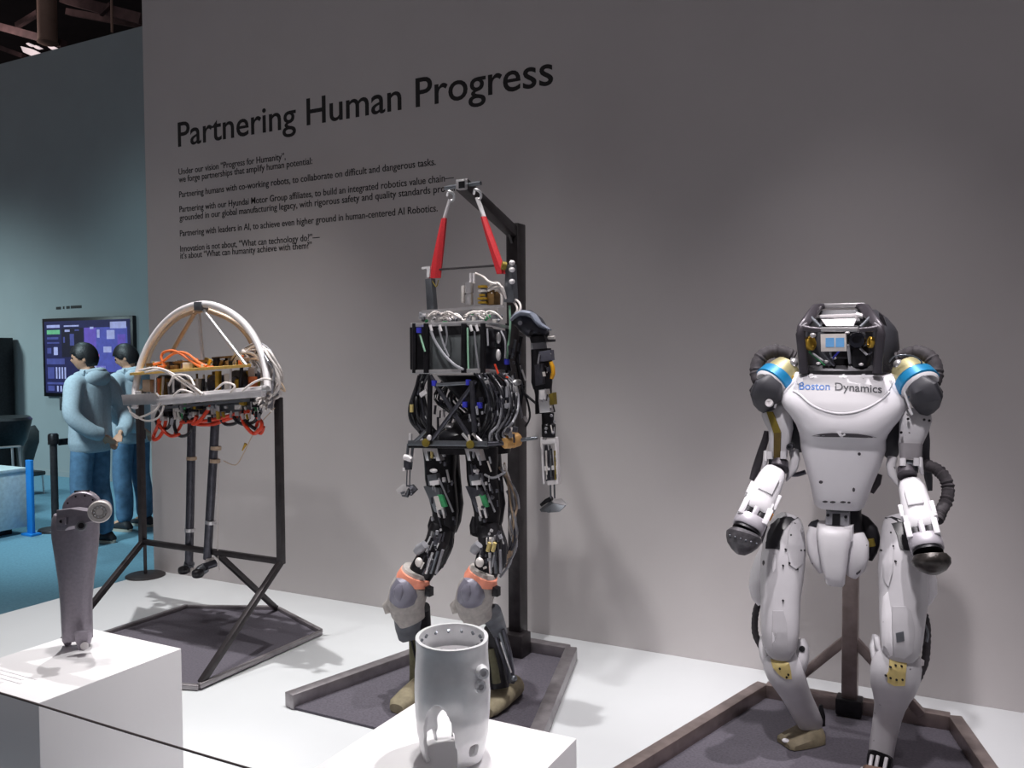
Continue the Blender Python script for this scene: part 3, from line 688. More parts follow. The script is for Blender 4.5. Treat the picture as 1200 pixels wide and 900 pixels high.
# decks
DEP = V((-0.70, 0.714, 0))
def deck(name, mt, ua, va, ub, vb, y0, y1, th):
    a = P(ua, va, y0); c = P(ub, vb, y0); d = DEP * ((y1 - y0) * 0.8); up = V((0, 0, th))
    return MB().rings([[a, c, c + d, a + d], [a + up, c + up, c + d + up, a + d + up]]).build(name, mt, r1)
deck('circuit_deck', BRASS, 152, 440, 294, 430, 2.79, 3.10, .012)
deck('circuit_board', PCB, 168, 429, 246, 424, 2.90, 3.06, .012)
deck('circuit_board', PCB, 248, 421, 299, 417, 2.98, 3.10, .010)
deck('lower_plate', ALU_D, 186, 480, 300, 470, 2.80, 3.08, .012)
deck('valve_manifold', GUN, 190, 490, 246, 486, 2.84, 2.98, .04)
deck('valve_manifold', ALU_D, 252, 486, 300, 480, 2.84, 2.98, .04)
rnd = random.Random(3)
for mt, cnt in ((GOLD, 26), (BEAR, 22), (BLK, 30), (CABG, 24), (PCB, 22), (ORG, 8)):
    b = MB()
    for _ in range(cnt):
        if rnd.random() < .45:
            u = rnd.uniform(172, 288); y = rnd.uniform(2.86, 3.08); c = P(u, 437.5 - (u - 152) * .072, y); c.z = P(u, 440 - (u - 152) * .07, 2.79).z + .012
            h_ = rnd.uniform(.01, .045)
        else:
            u = rnd.uniform(180, 300); y = rnd.uniform(2.84, 3.06); c = V((P(u, 465, 2.9).x, y, P(u, 466 - (u - 180) * .09, FY).z)); h_ = rnd.uniform(.02, .10)
        s_ = rnd.uniform(.010, .036)
        if rnd.random() < .5: b.box(c + V((0, 0, h_ / 2)), (s_, s_ * rnd.uniform(.6, 1.6), h_), Matrix.Rotation(rnd.uniform(0, 3), 3, 'Z'), .0015)
        else: b.rod(c, c + V((rnd.uniform(-.02, .02), 0, h_)), s_ * .42, None, 9)
    b.build('electronic_components', mt, r1, kind='stuff')
for u, v, r in ((202, 452, .055), (228, 455, .035), (262, 450, .045), (288, 446, .05)):
    c = P(u, v, 2.97); MB().lathe(c + V((0, -.07, 0)), c + V((0, .07, 0)), [(0, r * .4), (.04, r * .5), (.06, r), (.9, r), (1, r * .8)], 20).build('motor', GUN if u != 228 else ALU_D, r1)
MB().box(P(176, 452, 2.84), (.055, .05, .06), None, .004).build('sensor_block', BEIGE, r1)
for u in (182, 203, 270): MB().rod(P(u, 440 - (u - 152) * .07, 2.80), P(u, 463 - (u - 152) * .06, 2.80), .0055, None, 8).build('standoff', ALU, r1)
rnd = random.Random(17)
for mt, cnt in ((ALU, 26), (BEAR, 20), (PCBG, 6), (BLK, 26), (GOLD, 8), (CABG, 22)):
    b = MB()
    for _ in range(cnt):
        u = rnd.uniform(186, 306); v = rnd.uniform(474, 492) - (u - 186) * .05; c = P(u, v, rnd.uniform(2.80, 2.88)); s_ = rnd.uniform(.010, .024)
        if rnd.random() < .6: b.rod(c, c + V((rnd.uniform(-.01, .01), 0, -s_ * rnd.uniform(1, 2))), s_ * .4, None, 8)
        else: b.box(c, (s_ * 1.4, s_, s_), None, .001)
    b.build('valve_fittings', mt, r1, kind='stuff')
# hoses and cables
def hose(name, mt, r, y, uv, wob=.012, par=None):
    rr = random.Random(len(uv) * 31 + int(uv[0][0] * 7))
    MB().tube([P(q[0], q[1], (q[2] if len(q) > 2 else y) + rr.uniform(-wob, wob)) for q in uv], r, 8, 4).build(name, mt, par or r1)
hose('red_hose', RED, .009, 2.83, [(231, 488), (226, 497), (234, 493), (244, 480), (249, 472)])
hose('red_hose', RED, .0085, 2.84, [(190, 485), (186, 497), (181, 508), (180, 515), (186, 513), (192, 503), (194, 491), (188, 488), (186, 496), (193, 506), (201, 511), (210, 509)])
hose('red_hose', RED, .0085, 2.84, [(212, 495), (225, 494), (243, 493), (262, 489), (280, 484), (291, 482)])
hose('red_hose', RED, .0085, 2.86, [(214, 491), (230, 497), (250, 497), (270, 490), (284, 487)])
hose('red_hose', RED, .0085, 2.84, [(283, 484), (285, 494), (290, 502), (297, 508), (303, 505), (307, 497), (303, 490), (297, 483)])
hose('red_hose', RED, .0075, 2.87, [(295, 480), (302, 491), (300, 503), (306, 508), (309, 500)])
hose('red_hose', RED, .0075, 2.87, [(205, 508), (210, 502), (214, 494)])
for uv in ([(186, 482), (183, 492), (187, 501), (196, 502), (200, 494), (199, 485)], [(206, 483), (204, 497), (208, 509), (216, 511), (223, 505), (226, 488)], [(214, 482), (222, 495), (228, 486)],
           [(256, 488), (264, 497), (276, 496), (282, 488)], [(283, 489), (292, 498), (300, 503)], [(289, 497), (298, 494), (305, 484)], [(270, 482), (278, 494), (288, 497), (291, 487)]):
    hose('black_hose', RUB, .008, 2.85, uv)
for uv in ([(150, 476), (158, 489), (170, 487), (183, 480), (188, 472)], [(152, 482), (170, 493), (186, 489), (192, 476)], [(163, 434), (180, 431), (192, 433), (206, 440), (222, 450), (238, 462)], [(170, 436), (190, 434), (210, 446), (236, 463)],
           [(198, 452), (205, 440), (221, 441), (228, 452)], [(203, 464), (212, 457), (224, 460), (232, 465)], [(248, 462), (262, 449), (275, 452), (270, 460)], [(284, 458), (296, 449), (308, 444), (318, 445)]):
    hose('white_cable', CAB, .005, 2.76, uv, .02)
rnd = random.Random(11)
for k in range(28):
    u0 = rnd.uniform(284, 300); v0 = rnd.uniform(408, 426)
    um = rnd.uniform(312, 326); vm = rnd.uniform(414, 440)
    u1 = rnd.uniform(318, 331); v1 = rnd.uniform(440, 462); u2 = rnd.uniform(296, 318); v2 = rnd.uniform(458, 482)
    hose('white_cable', (CAB, CAB, CABG, BEAR)[k % 4], rnd.uniform(.004, .0065), 2.86, [(u0, v0, 2.98), ((u0 + um) / 2, (v0 + vm) / 2 - rnd.uniform(2, 12), 2.92), (um, vm), (u1, v1), ((u1 + u2) / 2, (v1 + v2) / 2 + 2), (u2, v2, 2.82)], .03)
for k in range(8):
    u0 = rnd.uniform(268, 290); v0 = rnd.uniform(416, 428)
    hose('white_cable', (CAB, BEAR)[k % 2], .004, 2.95, [(u0, v0), (u0 + 7, v0 - rnd.uniform(3, 11)), (u0 + 15, v0 - rnd.uniform(-4, 6)), (u0 + 22, v0 + 6)], .04)
for uv in ([(194, 429), (189, 420), (192, 413), (203, 411), (214, 416), (224, 423), (236, 430), (250, 430)], [(180, 427), (190, 424), (204, 414), (218, 414), (232, 424), (242, 429)]):
    hose('orange_hose', ORG, .0065, 2.86, uv)
hose('cable_hook', BEIGE, .004, 2.84, [(326, 450), (331, 457), (334, 458), (331, 451), (327, 446)], 0)
hose('signal_wire', BEIGE, .0022, 2.86, [(322, 478), (306, 495), (296, 510), (290, 522), (285, 532), (276, 545), (262, 540)], 0)
MB().rod(P(288, 520, 2.86), P(284, 528, 2.86), .007, .003).build('wire_plug', GOLD, r1)
hose('signal_wire', CAB, .002, 2.89, [(255, 530), (256, 575), (255, 640), (257, 668)], 0)
for pth, ft in ((((225, 484), (224.5, 537), (222.5, 621), (221.5, 662)), 0), (((253, 482), (252, 540), (247, 612), (243, 655)), 1)):
    lgm = MB(); y_ = 2.93 if not ft else 2.88
    a = P(*pth[0], y_); c = P(*pth[-1], y_); lo = lgm.rod(a, c, .0205, .0195, 16).build('leg', GUN, r1)
    for (u, v) in pth[1:3] + ((((253, 525),) if ft else ())):
        q = P(u, v, y_); d = (c - a).normalized(); MB().lathe(q - d * .008, q + d * .008, [(0, .021), (0, .0245), (1, .0245), (1, .021)], 18).build('leg_band', BEIGE if v < 600 else ALU, lo)
    e = P(pth[-1][0], pth[-1][1], y_)
    if not ft:
        MB().limb([(222, 660, y_, 6), (221, 664, y_, 6)], 3).build('ankle', ALU_D, lo)
        MB().box(P(224.5, 669, y_), (.022, .02, .035), None, .003).build('ankle_bracket', BEAR, lo)
        MB().ell(P(215.5, 668, y_ - .03), (.026, .03, .020), None, 16, 10, .7).build('foot', RUB, lo)
    else:
        MB().box(P(246, 659, y_), (.030, .035, .042), None, .004).build('ankle_bracket', BEAR, lo)
        MB().rod(P(252, 660, y_), P(241, 664, y_ - .05), .018, None, 14).build('ankle', GUN, lo)
        MB().limb([(241, 665, y_ - .03, 6), (236, 668, y_ - .05, 6.5), (232, 672, y_ - .07, 6)], 2.6).build('foot_link', ALU_D, lo)
        MB().ell(P(232, 672, y_ - .08), (.026, .03, .021), None, 16, 10, .7).build('foot', RUB, lo)

# ------------------------------------------------------------------ stand and robot in the middle
s2 = thing('robot_stand', (-1.70, 3.0, 0), 'tall black gallows stand with a steel tray holding up the cable-strung humanoid', 'stand', 'robot stands')
PX0 = -1.765; PY0 = 3.36
T2 = [(-2.255, 2.44), (-2.02, 3.40), (-1.505, 3.40), (-1.265, 2.62), (-1.265, 2.44)]
T2 = [(-2.255, 2.44), (-2.015, 3.40), (-1.505, 3.40), (-1.235, 2.44)]
b = MB(); b.rings([[V((x, y, 0.001)) for x, y in T2], [V((x, y, .01)) for x, y in T2]]); b.build('base_mat', FELT, s2)
for i in (0, 1, 2):
    a_, c_ = T2[i], T2[(i + 1) % 4]; sh_ = .014 if i == 1 else 0; a_ = (a_[0] + sh_, a_[1]); c_ = (c_[0] - sh_, c_[1]); MB().beam((*a_, .03), (*c_, .03), .052, .056, (0, 0, 1), .004).build('tray_bar', STEEL_G, s2)
JZ = P(605, 268, 3.36).z
MB().box((PX0 + .018, PY0, (JZ + .02) / 2 + .01), (.060, .075, JZ), None, .004).build('post', STEEL, s2)
MB().box((PX0 + .018, PY0 - .035, .06), (.12, .09, .10), None, .006).build('post_foot', STEEL, s2)
tip = P(541, 216, 2.80); bk = V((PX0 + .018, PY0, 2.21))
MB().beam(tip, V((PX0 + .018, PY0 - .02, JZ - .02)), .046, .046, (0, 0, 1), .003).build('boom', STEEL, s2)
gs = MB(); x0 = PX0 + .018
A = [V((x0 - .006, PY0, JZ)), V((x0 - .006, PY0, 1.78)), V((x0 - .006, PY0 - .10, 1.90)), V((tip.x * .25 + x0 * .75, tip.y * .3 + PY0 * .7, JZ + (tip.z - JZ) * .3))]
gs.rings([A, [q + V((.012, 0, 0)) for q in A]]).build('gusset', STEEL, s2)
MB().rod(P(521.5, 220.5, 2.82), P(563.5, 214.5, 2.82), .008, None, 12).build('crosspiece', ALU_D, s2)
MB().box(P(541, 216.5, 2.785), (.036, .03, .036), None, .003).build('boom_socket', ALU, s2)
MB().box(P(541, 216.5, 2.767), (.025, .004, .025)).build('socket_hole', BLK, s2)
def sling(name, top, mid, bot, wt, wb, y, lab, second=None):
    t = thing(name, P(*bot, y), lab, 'strap', 'red lifting straps')
    tc = P(*top, y); mc = P(*mid, y)
    MB().tube([tc + V((-.012, 0, 0)), tc + V((0, -.01, .014)), tc + V((.016, 0, .004)), tc + V((.012, .008, -.016)), tc + V((-.004, 0, -.022))], .0055, 8, 5).build('shackle', ALU, t)
    MB().rod(tc - V((0, 0, .015)), mc, .0065, .006, 10).build('link', ALU_W, t)
    if second: MB().rod(P(*second, y + .02) - V((0, 0, .012)), mc + V((0, .012, 0)), .005, None, 10).build('link', ALU_W, t)
    a = P(*mid, y); c = P(*bot, y); m_ = mpp(c); d = (c - a).normalized(); sx = V((1, 0.3, 0)).normalized(); R = []
    for k in range(7):
        f = k / 6; wdt = (wt + (wb - wt) * f) * m_ / 2; th = .010 + .006 * math.sin(f * 3.1); ang = .5 - .6 * f
        s_ = Matrix.Rotation(ang, 3, d) @ sx; n_ = d.cross(s_).normalized(); q = a + (c - a) * f
        R.append([q + s_ * wdt + n_ * th * .4, q + s_ * wdt * .1 + n_ * th, q - s_ * wdt + n_ * th * .4, q - s_ * wdt - n_ * th * .4, q - s_ * wdt * .1 - n_ * th * .3, q + s_ * wdt - n_ * th * .4])
    MB().rings(R).build('webbing', STRAP, t, 30)
    return t
sling('lifting_strap', (527, 229), (520.5, 256), (509.5, 326), 7, 14, 2.80, 'left red lifting strap hanging from the gallows crosspiece')
sling('lifting_strap', (558.5, 227), (566.5, 254), (588, 321), 7, 12, 2.80, 'right red lifting strap hanging from the gallows crosspiece', (561, 229))

r2 = thing('cable_humanoid', (-1.70, 2.80, 0), 'headless black humanoid robot full of hydraulic hoses hanging from red straps', 'robot')
CF, CB = 2.70, 2.94
# top brackets, spreader, valves
MB().plate([(498, 327), (505, 326), (508, 362), (500, 363)], 2.78, .03, .002).build('lift_bracket', ALU_D, r2)
MB().plate([(494, 313), (504, 312), (503, 325), (500, 325), (500, 315), (494, 315.5)], 2.78, .02).build('strap_pin', ALU_W, r2)
MB().plate([(592, 311), (600, 309), (602, 348), (600, 354), (590, 354)], 2.80, .035, .003).build('lift_bracket', ALU_D, r2)
for v in (308, 316, 330): MB().ell(P(600, v, 2.79), (.011, .012, .010), None, 12, 8).build('bolt', ALU_W, r2)
MB().rod(P(593, 312, 2.79), P(588, 311, 2.78), .016, None, 14).build('strap_pin', OLIVE, r2)
MB().rod(P(512, 316, 2.80), P(590, 310.5, 2.80), .0042, None, 8).build('spreader_bar', STEEL, r2)
hose('hose', OLIVE, .0022, 2.79, [(505, 326), (511, 336), (514, 328)], 0, r2)
b = MB().lathe(P(550, 357, 2.80), P(550, 331, 2.80), [(0, .016), (.45, .016), (.46, .013), (.5, .013), (.52, .016), (1, .0165)], 16); b.build('valve', ALU, r2)
MB().box(P(544, 345, 2.80), (.010, .03, .065), None, .002).build('valve_bracket', BEAR, r2)
for u in (551.5, 555.5): MB().rod(P(u, 332, 2.80), P(u, 320, 2.80), .0055, None, 10).build('valve_cap', ALU_W, r2)
for v, r in ((336, .020), (341, .018), (346, .015), (350, .021), (354.5, .019)):
    MB().lathe(P(566, v + 1.6, 2.80), P(566, v - 1.4, 2.80), [(0, r * .8), (.1, r), (.9, r), (1, r * .8)], 18).build('fitting', (GOLD, BEAR)[int(v) % 2], r2)
MB().rod(P(567, 357, 2.80), P(567, 334, 2.80), .012, None, 12).build('fitting_stem', ALU_D, r2)
MB().box(P(578, 349, 2.83), (.035, .05, .055), None, .003).build('valve_block', PCB, r2)
for uv in ([(557, 320), (566, 324), (573, 330), (582, 333)], [(572, 336), (580, 331), (586, 334), (591, 345)], [(572, 341), (582, 336), (589, 337), (593, 350)], [(576, 344), (582, 340), (588, 346), (588, 358)], [(601, 350), (608, 354), (610, 362), (604, 371)], [(601, 353), (605, 358), (606, 364), (601, 372)]):
    hose('white_cable', CAB, .0042, 2.80, uv, .02, r2)
# upper cage
MB().plate([(494, 363.5), (588, 357), (588, 360), (494, 367)], 2.74, .02).build('upper_rail', ALU, r2)
MB().beam(P(482, 381.5, CF), P(567, 377.5, CF), .012, .014, (0, 0, 1), .002).build('cage_rail', ALU, r2)
MB().beam(P(566, 377.5, CF), P(597, 384, 2.84), .010, .011, (0, 0, 1), .002).build('cage_rail', ALU, r2)
MB().beam(P(482, 436, CF), P(567, 434, CF), .012, .015, (0, 0, 1), .002).build('cage_rail', ALU, r2)
MB().beam(P(566, 434, CF), P(596, 436.5, 2.86), .010, .012, (0, 0, 1), .002).build('cage_rail', ALU, r2)
for u0, y0, u1, y1, v in ((482, CF, 497, CB, 380), (482, CF, 497, CB, 436)):
    MB().beam(P(u0, v, y0), V((P(u0, v, y0).x, y1, P(u0, v, y0).z)), .010, .011, (0, 0, 1), .002).build('cage_rail', ALU, r2)
for u, y, r in ((486, CF, .010), (500, CF - .004, .012), (544, CF - .004, .012), (566, CF, .010), (595, 2.84, .010)):
    MB().rod(P(u, 379, y), P(u, 437, y), r, None, 10).build('cage_post', BLK, r2)
MB().box((P(528, 408, 2.83).x, 2.84, P(528, 408, 2.83).z), (.26, .20, .165), None, .004).build('electronics_box', BLK, r2)
for u0, u1 in ((503, 541), (547, 563)):
    MB().plate([(u0, 394), (u1, 392), (u1, 433), (u0, 434)], CF + .02, .008, .001).build('cover_panel', mat('smoked_cover', (96, 100, 102), .16, .2, .3, 12), r2)
# cables and parts on the cage
hose('grey_tube', CABG, .0055, CF - .02, [(505, 388), (510, 400), (520, 415), (532, 427), (543, 433)], 0, r2)
hose('ribbed_tube', RIB, .0038, CF - .02, [(492, 392), (495, 402), (498, 412)], 0, r2)
hose('ribbed_tube', RIB, .0038, CF - .02, [(548, 384), (548.5, 410), (549, 432)], 0, r2)
hose('ribbed_tube', RIB, .0045, 2.82, [(597, 358), (598, 380), (596, 402), (594, 421)], 0, r2)
for u, v, y in ((491, 387, CF - .02), (594, 424, 2.82), (509, 449, CF), (549, 448, CF), (545, 474, CF), (562, 475, CF)):
    MB().rod(P(u, v - 3.2, y), P(u, v + 3.2, y), .0105, None, 14).build('blue_cap', BLUE, r2)
for u in (505, 516, 552, 559): MB().rod(P(u - 1, 381, CF - .012), P(u + 1, 388, CF - .012), .0055, None, 8).build('plug', ALU_W, r2)
for uv in ([(522, 381), (524, 395), (521, 410)], [(556, 388), (558, 410), (561, 432)], [(514, 384), (520, 404), (526, 418)], [(571, 385), (572, 405)], [(587, 388), (592, 400), (592, 420)]):
    hose('grey_tube', CABG, .0035, CF - .012, uv, .005, r2)
for v in (396, 416): MB().ell(P(584, v, 2.78), (.010, .010, .022), None, 12, 8).build('side_sensor', ALU_W if v > 400 else ALU, r2)
MB().box(P(581, 404, 2.80), (.02, .06, .02), None, .002).build('side_bracket', GUN, r2)
MB().plate([(569, 384), (594, 388), (594, 434), (569, 433)], 2.83, .02, .002).build('side_panel', GUN, r2)
hose('red_cable', RED, .0042, 2.74, [(580, 427), (584, 438), (589, 444), (595, 442)], .005, r2)
rnd = random.Random(5)
for mt, cnt, ms in ((BEAR, 26, .016), (CABG, 26, .02), (PCBG, 5, .014), (ALU_W, 14, .012)):
    b = MB()
    for _ in range(cnt):
        c = P(rnd.uniform(494, 588), rnd.uniform(367, 379), rnd.uniform(2.72, 2.84)); s_ = rnd.uniform(.5, 1) * ms
        if rnd.random() < .5: b.box(c, (s_ * 1.5, s_, s_), Matrix.Rotation(rnd.uniform(0, 3), 3, 'Z'), .001)
        else: b.rod(c, c + V((rnd.uniform(-.02, .02), 0, rnd.uniform(.004, .02))), s_ * .5, None, 8)
    b.build('connectors', mt, r2, kind='stuff')
for k in range(9):
    u = rnd.uniform(496, 570); v = rnd.uniform(366, 378); hose('white_cable', CAB, .0036, 2.72, [(u, v), (u + 8, v - rnd.uniform(1, 6)), (u + 17, v - rnd.uniform(-1, 5)), (u + 24, v + 4)], .02, r2)
# lower truss
for a, c, r, mt in (((504, 440, CF), (550, 512, CF + .02), .0085, GUN), ((557, 447, CF), (506, 516, CF), .0085, GUN), ((504, 440, CF), (503, 516, CF), .010, BLK), ((520, 482, CF + .2), (548, 442, CF + .2), .007, GUN),
                    ((512, 451, CF), (549, 449, CF), .007, ALU_D), ((487, 517, CF), (500, 505, CF), .008, ALU_D), ((554, 508, CF), (568, 521, CF), .006, ALU_W), ((542, 508, CF), (552, 520, CF), .006, ALU),
                    ((600, 440, 2.84), (612, 490, 2.84), .006, CABG), ((553, 446, CF - .01), (556, 506, CF - .01), .010, GUN)):
    MB().rod(P(*a), P(*c), r, None, 10).build('strut', mt, r2)
MB().ell(P(616, 491, 2.84), (.007, .007, .012), Matrix.Rotation(-.6, 3, 'Y'), 10, 8).build('rod_end', ALU_W, r2)
MB().beam(P(479, 519, CF), P(572, 520, CF), .014, .020, (0, 0, 1), .002).build('hip_bar', ALU_D, r2)
MB().beam(P(479, 522.5, CF + .01), P(572, 523.5, CF + .01), .012, .016, (0, 0, 1), .002).build('hip_bar', BLK, r2)
MB().rod(P(568, 520.5, CF), P(592, 519, 2.74), .010, None, 12).build('hip_shaft', GUN, r2)
MB().rod(P(606, 516, 2.78), P(630, 513, 2.80), .0085, .006, 12).build('hip_shaft', ALU_D, r2)
MB().lathe(P(590, 520, 2.73), P(608, 514, 2.80), [(0, .010), (.05, .020), (.35, .025), (.36, .022), (.5, .022), (.52, .027), (.9, .027), (1, .02), (1, .01)], 24).build('drum', mat('amber_drum', (204, 158, 98), .45, .3, .15, 40), r2)
for u, v in ((499, 519), (551, 521)):
    MB().lathe(P(u, v, CF - .03), P(u, v, CF), [(0, .005), (0, .014), (.3, .016), (1, .016)], 16).build('pivot', OLIVE, r2)
MB().ell(P(503, 513, CF - .02), (.010, .008, .012), Matrix.Rotation(.5, 3, 'Y'), 10, 8).build('pivot_cap', ALU_W, r2)
# pelvis and waist masses
MB().body([(440, 512, 590, 2.80, 2.94), (455, 525, 596, 2.80, 2.95), (480, 548, 604, 2.79, 2.96), (505, 520, 604, 2.78, 2.96), (518, 508, 600, 2.76, 2.94), (530, 512, 598, 2.76, 2.92)], 3).build('waist_actuators', BLK, r2)
MB().ell(P(535, 512, 2.80), (.075, .06, .035), None, 18, 10).build('pelvis', RUB, r2)
for u, v, rx, rz, mt in ((592, 473, .032, .040, CABG), (596, 505, .03, .016, BEAR), (530, 500, .03, .014, ALU), (594, 486, .034, .010, ALU_D), (604, 460, .016, .02, BLK), (606, 448, .014, .012, ALU)):
    MB().ell(P(u, v, 2.79), (rx, .03, rz), None, 14, 8).build('actuator', mt, r2)
for k in range(11):
    d = k * 1.9; rr = rnd.uniform
    hose('black_hose', (RUB, RUB, GUN)[k % 3], .0055, 2.76, [(493 + d * .5, 438), (486 + d * .5, 455 + rr(-3, 3)), (480 + d, 476 + rr(-4, 4)), (483 + d, 494 + rr(-4, 4)), (493 + d, 508), (500 + d * .7, 517)], .03, r2)
for k in range(16):
    d = k * 2.6; rr = rnd.uniform
    hose('black_hose', (RUB, GUN, RUB, CABG)[k % 4], .005, 2.74, [(556 + d * .9, 438), (566 + d, 452 + rr(-4, 4)), (572 + d * .9, 474 + rr(-4, 4)), (570 + d * .8, 494 + rr(-4, 4)), (562 + d * .7, 508), (556 + d, 517)], .04, r2)
for k in range(9):
    u = rnd.uniform(515, 548); hose('black_hose', RUB, .005, 2.84, [(u, 446), (u - rnd.uniform(5, 18), 468), (u + rnd.uniform(0, 22), 488), (u + rnd.uniform(-10, 15), 508)], .05, r2)
hose('tagged_hose', RUB, .006, 2.74, [(491, 440), (486, 460), (480, 478), (482, 494), (492, 506)], 0, r2)
MB().rod(P(482.5, 474, 2.735), P(482.5, 483, 2.735), .008, None, 10).build('yellow_tag', YEL, r2)
MB().plate([(491, 461), (498, 456), (500, 461), (493, 466)], 2.73, .01).build('white_tag', ALU_W, r2)
rnd = random.Random(21)
def fittings(name, mt, cnt, box_, y0, y1, smin, smax, par, slant=0.0):
    b = MB(); smin *= .8; smax *= .85
    for _ in range(cnt):
        v = rnd.uniform(box_[1], box_[3]); u = rnd.uniform(box_[0], box_[2]) + slant * (v - box_[1]); c = P(u, v, rnd.uniform(y0, y1)); s_ = rnd.uniform(smin, smax)
        if rnd.random() < .55:
            d = V((rnd.uniform(-1, 1) * .22 + slant * 1.2, 0, -1)).normalized(); b.rod(c, c + d * s_ * rnd.uniform(1.5, 4), s_ * .32, None, 8)
        else: b.box(c, (s_, s_ * .8, s_ * rnd.uniform(.6, 1.8)), Matrix.Rotation(rnd.uniform(-.5, .5), 3, 'Y'), .001)
    b.build(name, mt, par, kind='stuff')
for mt, n_ in ((CABG, 12), (ALU, 9), (GUN, 26), (BEAR, 3)):
    fittings('waist_fittings', mt, n_, (548, 442, 604, 512), 2.68, 2.76, .008, .02, r2)
    fittings('waist_fittings', mt, n_ // 2, (508, 446, 552, 514), 2.76, 2.84, .008, .018, r2)
    fittings('thigh_fittings', mt, n_ // 2, (500, 530, 528, 612), 2.70, 2.73, .007, .016, r2, .08)
    fittings('thigh_fittings', mt, n_ // 2, (549, 530, 580, 612), 2.70, 2.73, .007, .016, r2, .14)
    fittings('knee_fittings', mt, n_ // 2, (504, 620, 524, 668), 2.60, 2.65, .007, .014, r2, -.3)
    fittings('knee_fittings', mt, n_ // 2, (564, 620, 588, 668), 2.60, 2.65, .007, .014, r2, -.05)
    if mt is GUN: fittings('side_fittings', mt, 20, (596, 400, 612, 470), 2.78, 2.86, .007, .016, r2)
    fittings('arm_fittings', mt, n_ // 3, (626, 408, 646, 480), 2.79, 2.82, .006, .013, r2)
    fittings('forearm_fittings', mt, n_ // 3, (638, 486, 650, 562), 2.79, 2.82, .005, .010, r2, .04)
L2 = lambda uv, mt, r, y: hose('leg_cable', mt, r, y, uv, .03, r2)
for k in range(10):
    j = lambda a: rnd.uniform(-a, a)
    L2([(588 + j(4), 548 + j(6)), (597 + j(4), 565), (602 + j(4), 590), (600 + j(5), 615), (602 + j(4), 640), (590 + j(6), 665)], (CABG, BEIGE, GUN, CAB, CABG)[k % 5], .0042, 2.86)
for q in ((574, 641), (580, 640)): MB().rod(P(q[0], 636, 2.60), P(q[0] - 2.5, 646, 2.60), .0075, None, 10).build('yellow_rod', YEL, r2)
hose('grey_tube', CABG, .0045, 2.72, [(568, 556), (576, 560), (584, 558), (592, 553)], .005, r2)
for a, c, r, mt in (((611, 394, 2.86), (606, 420, 2.86), .008, BLK), ((606, 420, 2.86), (612, 452, 2.86), .010, BLK), ((604, 398, 2.84), (600, 420, 2.84), .006, ALU_D), ((610, 428, 2.84), (616, 446, 2.84), .004, ALU), ((613, 452, 2.86), (608, 482, 2.86), .009, BLK), ((613, 460, 2.86), (632, 476, 2.86), .005, BLK)):
    MB().rod(P(*a), P(*c), r, None, 10).build('shoulder_link', mt, r2)
hose('black_hose', RUB, .004, 2.85, [(612, 455), (618, 470), (621, 488), (616, 500)], 0, r2)
# visible arm
AY = 2.86
MB().limb([(602, 376, AY, 7, 1), (607, 373, AY, 10, 1), (616, 376, AY, 14, 1), (627, 384, AY, 14, 1), (637, 391, AY, 9, 1), (641, 393, AY, 5, 1)], 2.4).build('shoulder', GUN, r2)
MB().limb([(601, 373, AY - .05, 2.2, 5), (608, 367.5, AY - .05, 3, 5), (617, 367, AY - .05, 3.4, 5), (626, 371, AY - .05, 3.6, 5), (632, 380, AY - .05, 3.2, 5), (640, 384, AY - .05, 2, 4.5), (645, 386.5, AY - .05, 1, 4)], 2.4).build('shoulder_guard', mat('blue_grey_shell', (140, 146, 162), .35, .3), r2)
for u, v in ((609.5, 378.5), (622, 390), (632, 390.5)): MB().rod(P(u, v, AY - .075), P(u, v, AY - .03), .0085 if u < 615 else .006, None, 12).build('shoulder_bolt', CABG if u < 615 else BLK, r2)
MB().plate([(620, 395), (638, 393), (639, 400), (622, 402)], AY - .05, .09, .003).build('shoulder_ring', BLK, r2)
MB().rod(P(639, 396, AY - .02), P(650, 395.5, AY - .02), .007, .0065, 10).build('peg', BEAR, r2)
MB().limb([(631, 400, AY, 9), (632, 412, AY, 10)], 3).build('arm_collar', CABG, r2)
MB().limb([(634, 409, AY, 12, .8), (635, 424, AY, 12.5, .8), (635, 448, AY, 12.5, .8), (636, 455, AY, 11, .8)], 3.5).build('upper_arm', BLK, r2)
MB().plate([(631, 412), (645, 410), (646, 422), (632, 424)], AY - .05, .03, .003).build('arm_cover', mat('slate_cover', (92, 92, 104), .4, .2), r2)
MB().plate([(626, 428), (635, 426), (636, 450), (627, 452)], AY - .045, .03, .003).build('arm_cover', GUN, r2)
MB().limb([(645.5, 424, AY - .04, 2.2), (647.5, 430, AY - .04, 2.8), (648, 438, AY - .04, 2.8), (646.5, 444, AY - .04, 2)], 2).build('arm_stripe', mat('amber_stripe', (222, 160, 30), .45), r2)
MB().rod(P(637, 436, AY - .05), P(638, 441, AY - .05), .006).build('arm_plug', BEAR, r2)
MB().limb([(636, 452, AY, 11, .8), (637, 462, AY, 10, .8), (638, 475, AY, 11, .8), (639, 484, AY, 12, .8)], 3.2).build('elbow', BLK, r2)
MB().plate([(631, 457), (640, 456), (642, 470), (645, 483), (632, 484), (631, 470)], AY - .05, .03, .003).build('elbow_cover', ALU, r2)
MB().plate([(632, 457.5), (638, 457.5), (638.5, 468), (632, 468.5)], AY - .055, .01, .001).build('elbow_plate', ALU_W, r2)
MB().plate([(643, 462), (648, 460), (649, 474), (644, 475)], AY - .04, .03, .002).build('elbow_side', OLIVE, r2)
MB().limb([(642, 484, AY, 7.5), (642, 496, AY, 7), (643, 498, AY, 8.5), (643, 512, AY, 8)], 3).build('forearm_motor', BLK, r2)
for u, v in ((646, 487), (640, 502), (648, 507)): MB().ell(P(u, v, AY - .035), (.007, .006, .006), None, 10, 6).build('forearm_bolt', CABG, r2)
